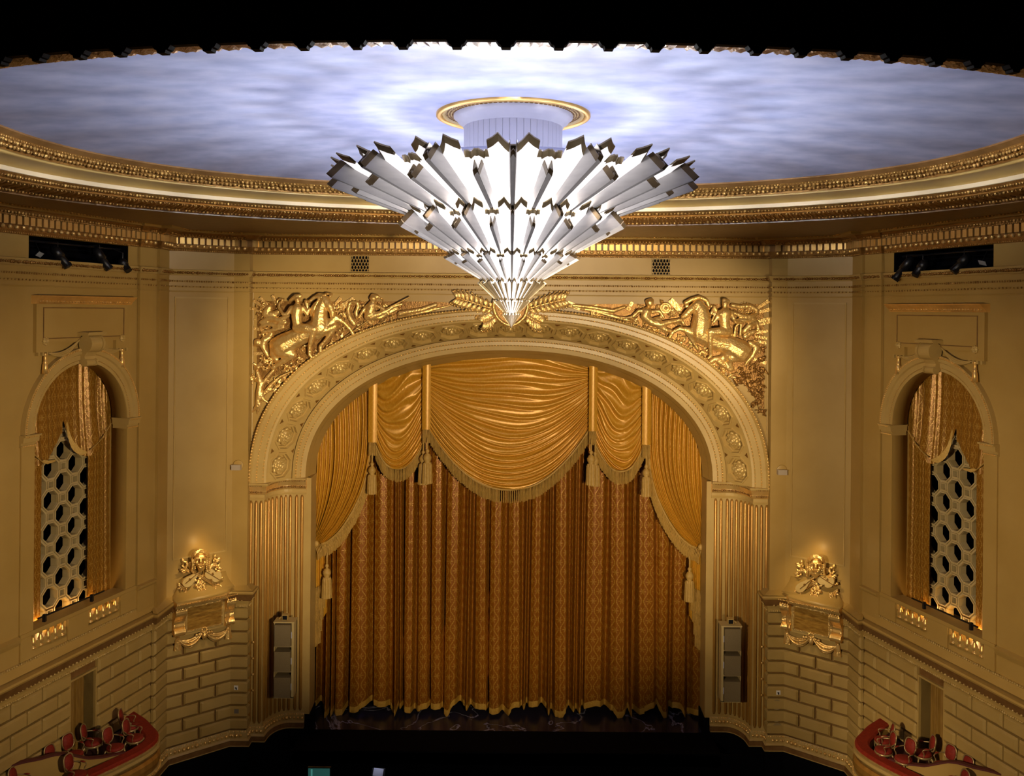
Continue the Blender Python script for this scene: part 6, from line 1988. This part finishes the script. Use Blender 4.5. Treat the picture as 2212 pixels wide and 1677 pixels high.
yr = [(1907, 1597, .48, PI - 0.25, 'gilt red chair at the far end of the box by the bearded mask pier'),
      (1912, 1620, .48, PI + 0.0, 'gilt red chair beside the bright red rail in the bearded mask box'),
      (1933, 1640, .48, PI + 0.45, 'gilt red chair low behind the rail in the bearded mask box'),
      (1997, 1629, .48, PI - 0.1, 'gilt red chair in front of the door curtain in the bearded mask box'),
      (2036, 1653, .48, PI + 0.4, 'gilt red chair behind the partition hump in the bearded mask box'),
      (2098, 1657, .95, PI + 0.3, 'gilt red chair nearly hidden by the partition in the bearded mask box'),
      (2040, 1668, .95, PI + 0.1, 'gilt red chair in front of the partition near the bearded mask box')]
NUDGE = {2: (-0.28, 0.12), 5: (-0.25, 0.45), 6: (-0.1, -0.1), 10: (0.28, 0.12), 13: (0.25, 0.45), 14: (0.30, -0.05), 12: (0.15, 0.0), 4: (-0.15, 0.0), 3: (0.0, 0.1), 11: (0.0, 0.1)}
spots_ = []
for k_, (px, py, h, yw, lab) in enumerate(yl + yr):
    spots_.append(on_floor(px, py, h) + Vector((*NUDGE.get(k_, (0, 0)), 0)))
for _ in range(12):          # ease chairs that crowd each other apart
    for i in range(len(spots_)):
        for j_ in range(i):
            d = spots_[i] - spots_[j_]
            if 0 < d.length < 0.66:
                e = d.normalized() * (0.66 - d.length) / 2
                spots_[i] += e; spots_[j_] -= e
    for i, p in enumerate(spots_):
        lim = Aline(p.y).x + 0.45
        if i < len(yl): p.x = max(p.x, lim)
        else: p.x = min(p.x, -lim)
for p, (px, py, h, yw, lab) in zip(spots_, yl + yr):
    chair(p, yw, lab, grp)

# ================================================================ loudspeakers on the fluted pilasters
for sg in (1, -1):
    c_ = at(619, 1418, 33.95)
    c_ = Vector((c_.x * sg, c_.y, c_.z))
    side = 'grinning mask' if sg == 1 else 'bearded mask'
    sp_ = thing('loudspeaker_column', c_ - Vector((0, 0, 1.42)), 'cream column of three grey loudspeakers on the fluted pilaster near the ' + side, 'loudspeaker', 'loudspeaker columns')
    W_, H_, D_ = 0.76, 2.86, 0.42
    fx = 0.05 * sg
    def bxx(name, x0, x1, y0, y1, z0, z1, m, p=sp_):
        return MB().box(Matrix.Translation(c_ + Vector(((x0 + x1) / 2 * sg, (y0 + y1) / 2, (z0 + z1) / 2))), abs(x1 - x0), abs(y1 - y0), abs(z1 - z0)).build(name, m, p)
    bxx('back_board', -W_ / 2, W_ / 2, 0.0, 0.12, -H_ / 2, H_ / 2, SPKF)
    bxx('side_board', W_ / 2 - 0.09, W_ / 2, -D_, 0.1, -H_ / 2, H_ / 2, SPKF)
    bxx('side_board', -W_ / 2, -W_ / 2 + 0.03, -D_, 0.1, -H_ / 2, H_ / 2, SPKF)
    bxx('top_board', -W_ / 2 - 0.02, W_ / 2 + 0.02, -D_ - 0.03, 0.1, H_ / 2, H_ / 2 + 0.05, SPKF)
    bxx('bottom_board', -W_ / 2, W_ / 2, -D_, 0.1, -H_ / 2 - 0.02, -H_ / 2 + 0.03, SPKF)
    for k, (z0, z1) in enumerate(((0.56, 1.38), (-0.40, 0.36), (-1.38, -0.62))):
        cab = bxx('speaker_cabinet', -W_ / 2 + 0.04, W_ / 2 - 0.11, -D_ - 0.10, 0, z0, z1, SPKG)
        bxx('speaker_shelf', -W_ / 2 + 0.03, W_ / 2 - 0.09, -D_, 0, z0 - 0.05, z0 - 0.02, SPKF, cab)
        bxx('hinge', W_ / 2 - 0.105, W_ / 2 - 0.075, -D_ - 0.015, -D_ + 0.02, (z0 + z1) / 2 - 0.12, (z0 + z1) / 2 + 0.12, WHITEP, cab)
    mo = thing('small_monitor', c_ + Vector((0, -0.2, H_ / 2 + 0.05)), 'tiny boxed camera on top of the loudspeaker column near the ' + side, 'camera', 'small cameras on the loudspeakers')
    q = c_ + Vector((0.0, -0.2, H_ / 2 + 0.17))
    MB().box(Matrix.Translation(q), 0.22, 0.22, 0.20).build('housing', PAINT_L, mo)
    MB().box(Matrix.Translation(q + Vector((0, -0.115, -0.01))), 0.17, 0.02, 0.15).build('screen', BLACKG, mo)
    MB().tube([q + Vector((0.10 * -sg, 0, -0.03)), q + Vector((0.17 * -sg, 0, -0.02)), q + Vector((0.24 * -sg, 0, -0.08))], 0.03, 7).build('bracket_arm', PAINT_L, mo)
    MB().tube([q + Vector((0, 0, -0.10)), q + Vector((0, 0, -0.14))], 0.05, 8).build('foot', BLACKG, mo)

# ================================================================ lighting slots with spotlights
for sg in (1, -1):
    P = SIDE[sg]
    side = 'grinning mask' if sg == 1 else 'bearded mask'
    s0, s1, z0, z1 = NI
    mb = MB()
    rows = [[P.P(s, z, o) for s, z in ((s0 + .01, z0 + .01), (s1 - .01, z0 + .01), (s1 - .01, z1 - .01), (s0 + .01, z1 - .01))] for o in (0.004, -1.5)]
    mb.grid(rows, cu=True)
    mb.add([P.P(s, z, -1.5) for s, z in ((s0, z0), (s1, z0), (s1, z1), (s0, z1))], [(0, 1, 2, 3)])
    mb.build('lighting_slot', BLACKM, walls[sg])
    mb = MB().tube([P.P(s0 + 0.05, z1 - 0.12, -0.30), P.P(s1 - 0.05, z1 - 0.12, -0.30)], 0.035, 8).build('lighting_bar', BLACKG, walls[sg])
    if sg == 1:
        specs = [((112, 532), (148, 577), 'left end'), ((203, 536), (237, 582), 'middle'), ((258, 560), (278, 585), 'end nearest the stage')]
    else:
        specs = [((112, 532), (150, 570), 'far'), ((205, 545), (232, 580), 'mid'), ((236, 540), (276, 590), 'near')]
    labs = {1: ['black spotlight farthest from the stage in the lighting slot above the grinning mask side window', 'middle black spotlight in the lighting slot above the grinning mask side window', 'black spotlight nearest the stage in the lighting slot above the grinning mask side window'],
            -1: ['black spotlight farthest from the stage in the lighting slot above the bearded mask side window', 'middle black spotlight in the lighting slot above the bearded mask side window', 'black spotlight nearest the stage in the lighting slot above the bearded mask side window']}[sg]
    for (pa_, pb_, _), lab in zip(specs, labs):
        a = P.P(*pa.px(*pa_, -0.15), -0.15); b = P.P(*pa.px(*pb_, 0.28), 0.28)
        sl_ = thing('spotlight', b, lab, 'spotlight', 'spotlights in the wall slots')
        d = (b - a)
        L = d.length; d.normalize()
        MB().tube([a, a + d * 0.12, a + d * 0.14, a + d * L * 0.55], [0.08, 0.14, 0.15, 0.15], 14).build('lamp_housing', BLACKG, sl_, True)
        MB().tube([a + d * L * 0.55, a + d * L * 0.57, b], [0.15, 0.115, 0.115], 14, False).build('lens_tube', BLACKG, sl_, True)
        MB().tube([b - d * 0.10, b], [0.135, 0.135], 4).build('gel_frame', BLACKG, sl_)
        top = a.lerp(b, 0.35)
        MB().tube([top + Vector((0, 0, 0.14)), top + Vector((0, 0, 0.34)), P.P(pa.px(*pa_)[0], z1 - 0.12, -0.30)], 0.02, 6).build('yoke', BLACKG, sl_)
    g = P.P(*pa.px(86, 550, -0.1), -0.1)
    cf = thing('colour_frame', g, 'small pale gel frame hanging at the dark end of the lighting slot, ' + side + ' side', 'gel frame', 'gel frames in the wall slots')
    MB().box(P.M(*pa.px(86, 550, -0.1), -0.1) @ Matrix.Rotation(0.7, 4, 'X') @ Matrix.Rotation(0.3, 4, 'Y'), 0.24, 0.01, 0.16).build('gel_sheet', mat('gel_grey', (0.35, 0.35, 0.36), None, 0.3), cf)
    MB().tube([g + Vector((0, 0, 0.06)), P.P(pa.px(86, 550, -0.1)[0], z1 - 0.12, -0.28)], 0.012, 5).build('hanger', BLACKG, cf)

# ================================================================ grilles, wall devices, signs
for i, (x0, y0, x1, y1, nm) in enumerate(((758, 552, 798, 587, 'rearing horse'), (1408, 559, 1448, 594, 'heavy horse'))):
    a, b = at(x0, y1, 33.98), at(x1, y0, 33.98)
    vg = thing('air_vent', Vector(((a.x + b.x) / 2, 33.98, a.z)), 'square pierced air grille in the frieze over the ' + nm + ' relief', 'vent', 'air grilles in the frieze')
    MB().box(Matrix.Translation(((a.x + b.x) / 2, 33.99, (a.z + b.z) / 2)), b.x - a.x, 0.02, b.z - a.z).build('dark_back', BLACKM, vg)
    mb = MB()
    wv, hv = b.x - a.x, b.z - a.z
    nx, nz = 6, 6
    def clipl(x0_, z0_, x1_, z1_):
        mb.bar(Vector((x0_, 33.965, z0_)), Vector((x1_, 33.965, z1_)), 0.03, 0.03)
    cw, chh = wv / nx, hv / 5
    for r in range(6):
        for c_ in range(nx + 1):
            cx_ = a.x + (c_ + (0.5 if r % 2 else 0)) * cw
            zb = a.z + r * chh
            pts = [Vector((cx_ + cw / 2 * math.cos(t), 33.965, zb + chh * 0.98 * math.sin(t))) for t in [PI * k / 6 for k in range(7)]]
            for p, q in zip(pts, pts[1:]):
                if all(a.x - 1e-3 <= w_.x <= b.x + 1e-3 and w_.z <= b.z + 1e-3 for w_ in (p, q)):
                    mb.bar(p, q, 0.028, 0.028)
    stuff(mb.build('fish_scale_grille', PAINT, vg))
    mb = MB()
    MBf = mb
    for p, q in (((a.x, a.z), (b.x, a.z)), ((a.x, b.z), (b.x, b.z)), ((a.x, a.z), (a.x, b.z)), ((b.x, a.z), (b.x, b.z))):
        mb.bar(Vector((p[0], 33.965, p[1])), Vector((q[0], 33.965, q[1])), 0.03, 0.03, Vector((0, 1, 0)))
    mb.build('grille_frame', PAINT, vg)
for sg in (1, -1):
    side = 'grinning mask' if sg == 1 else 'bearded mask'
    q = at(513, 1008, 33.6); q = Vector((q.x * sg, q.y, q.z))
    wdv = thing('wall_detector', q, 'small pale box detector on a round plate on the wall strip above the ' + side, 'detector', 'wall detectors')
    MB().lathe([(0.20, 0), (0.20, 0.03), (0.17, 0.04), (0.01, 0.04)], Matrix.Translation(q + Vector((0.03, 0, 0.05))) @ Matrix.Rotation(PI / 2, 4, 'X'), 20).build('round_plate', PAINT, wdv, True)
    MB().box(Matrix.Translation(q + Vector((0, -0.13, -0.02))), 0.34, 0.2, 0.17).build('box', mat('pale_case', (0.42, 0.33, 0.24), None, 0.5), wdv)
    MB().box(Matrix.Translation(q + Vector((0, -0.12, 0.075))), 0.36, 0.22, 0.02).build('lid', mat('pale_lid', (0.5, 0.42, 0.33), None, 0.5), wdv)
    q = at(510, 1486, 33.53); q = Vector((q.x * sg, q.y, q.z))
    wsn = thing('wall_sign', q, 'tiny white pictogram plate on the corner blocks under the ' + side + ' side ledge', 'sign', 'pictogram plates')
    MB().box(Matrix.Translation(q), 0.16, 0.03, 0.16).build('plate', mat('white_plate', (0.75, 0.70, 0.66), None, 0.4), wsn)
    MB().box(Matrix.Translation(q + Vector((0.012, -0.018, -0.03))), 0.04, 0.01, 0.085).build('pictogram', BLACKG, wsn)
    MB().box(Matrix.Translation(q + Vector((-0.02, -0.018, -0.005))), 0.04, 0.01, 0.04).build('pictogram_arrow', BLACKG, wsn)
q = at(511, 1537, 33.53)
tag(MB().box(Matrix.Translation(q), 0.17, 0.03, 0.16).build('blank_plate', mat('grey_plate', (0.16, 0.13, 0.11), None, 0.5)), 'small grey blank plate on the corner block below the pictogram plate', 'plate')
PATCH = mat('patched_plaster', (0.26, 0.185, 0.085), (0.33, 0.235, 0.10), 0.6, scale=18)
for px, py, r_, lab in ((1678, 1523, 0.20, 'round grey patch on the corner block just below the pictogram plate'), (1677, 1551, 0.16, 'faint round patch on the corner block between two darker patches'), (1679, 1573, 0.19, 'round stained patch on the lowest corner block by the base moulding')):
    q = at(px, py, 33.545)
    tag(MB().lathe([(r_, 0), (r_, 0.01), (0.01, 0.012)], Matrix.Translation(q) @ Matrix.Rotation(PI / 2, 4, 'X'), 24).build('wall_patch', PATCH), lab, 'patch')

# ================================================================ pit desk lights
scn = thing('monitor', at(690, 1677, 30.0) - Vector((0, 0, 0.0)), 'glowing teal monitor in the dark orchestra pit', 'monitor')
a, b = at(666, 1661, 30.0), at(712, 1690, 30.0)
TEAL = mat('teal_screen', (0.02, 0.08, 0.07), (0.03, 0.12, 0.10), 0.3, scale=3, emit=((0.10, 0.42, 0.36), 0.13))
MB().box(Matrix.Translation(((a.x + b.x) / 2, 30.0, (a.z + b.z) / 2)), b.x - a.x, 0.03, a.z - b.z).build('screen', TEAL, scn)
MB().box(Matrix.Translation(((a.x + b.x) / 2, 30.06, (a.z + b.z) / 2)), b.x - a.x + 0.06, 0.08, a.z - b.z + 0.06).build('case', BLACKG, scn)
MB().box(Matrix.Translation((a.x + 0.12, 29.975, (a.z + b.z) / 2)), 0.05, 0.02, a.z - b.z - 0.02).build('bright_bar', mat('teal_bar', (0.1, 0.4, 0.35), None, 0.3, emit=((0.2, 0.8, 0.7), 0.22)), scn)
MB().tube([Vector(((a.x + b.x) / 2, 30.1, b.z)), Vector(((a.x + b.x) / 2, 30.1, -2.5))], 0.05, 8).build('stand', BLACKG, scn)
a = at(817, 1669, 30.0)
ms_ = thing('music_stand', Vector((a.x, 30.1, -2.5)), 'black music stand with a sheet of pale paper in the orchestra pit', 'music stand')
MB().box(Matrix.Translation(a) @ Matrix.Rotation(-0.6, 4, 'X') @ Matrix.Rotation(0.1, 4, 'Y'), 0.34, 0.02, 0.24).build('sheet', mat('paper', (0.55, 0.58, 0.75), None, 0.6), ms_)
MB().box(Matrix.Translation(a + Vector((0, 0.03, -0.03))) @ Matrix.Rotation(-0.6, 4, 'X'), 0.45, 0.02, 0.28).build('desk', BLACKG, ms_)
MB().tube([a + Vector((0, 0.05, -0.05)), Vector((a.x, 30.1, -2.4))], 0.03, 8).build('post', BLACKG, ms_)
MB().lathe([(0.25, 0), (0.25, 0.05), (0.04, 0.1)], Matrix.Translation((a.x, 30.1, -2.5)), 16).build('base', BLACKG, ms_)
lamp('music_stand_lamp', a + Vector((0, -0.15, 0.5)), 3, (0.8, 0.85, 1.0), 0.03)
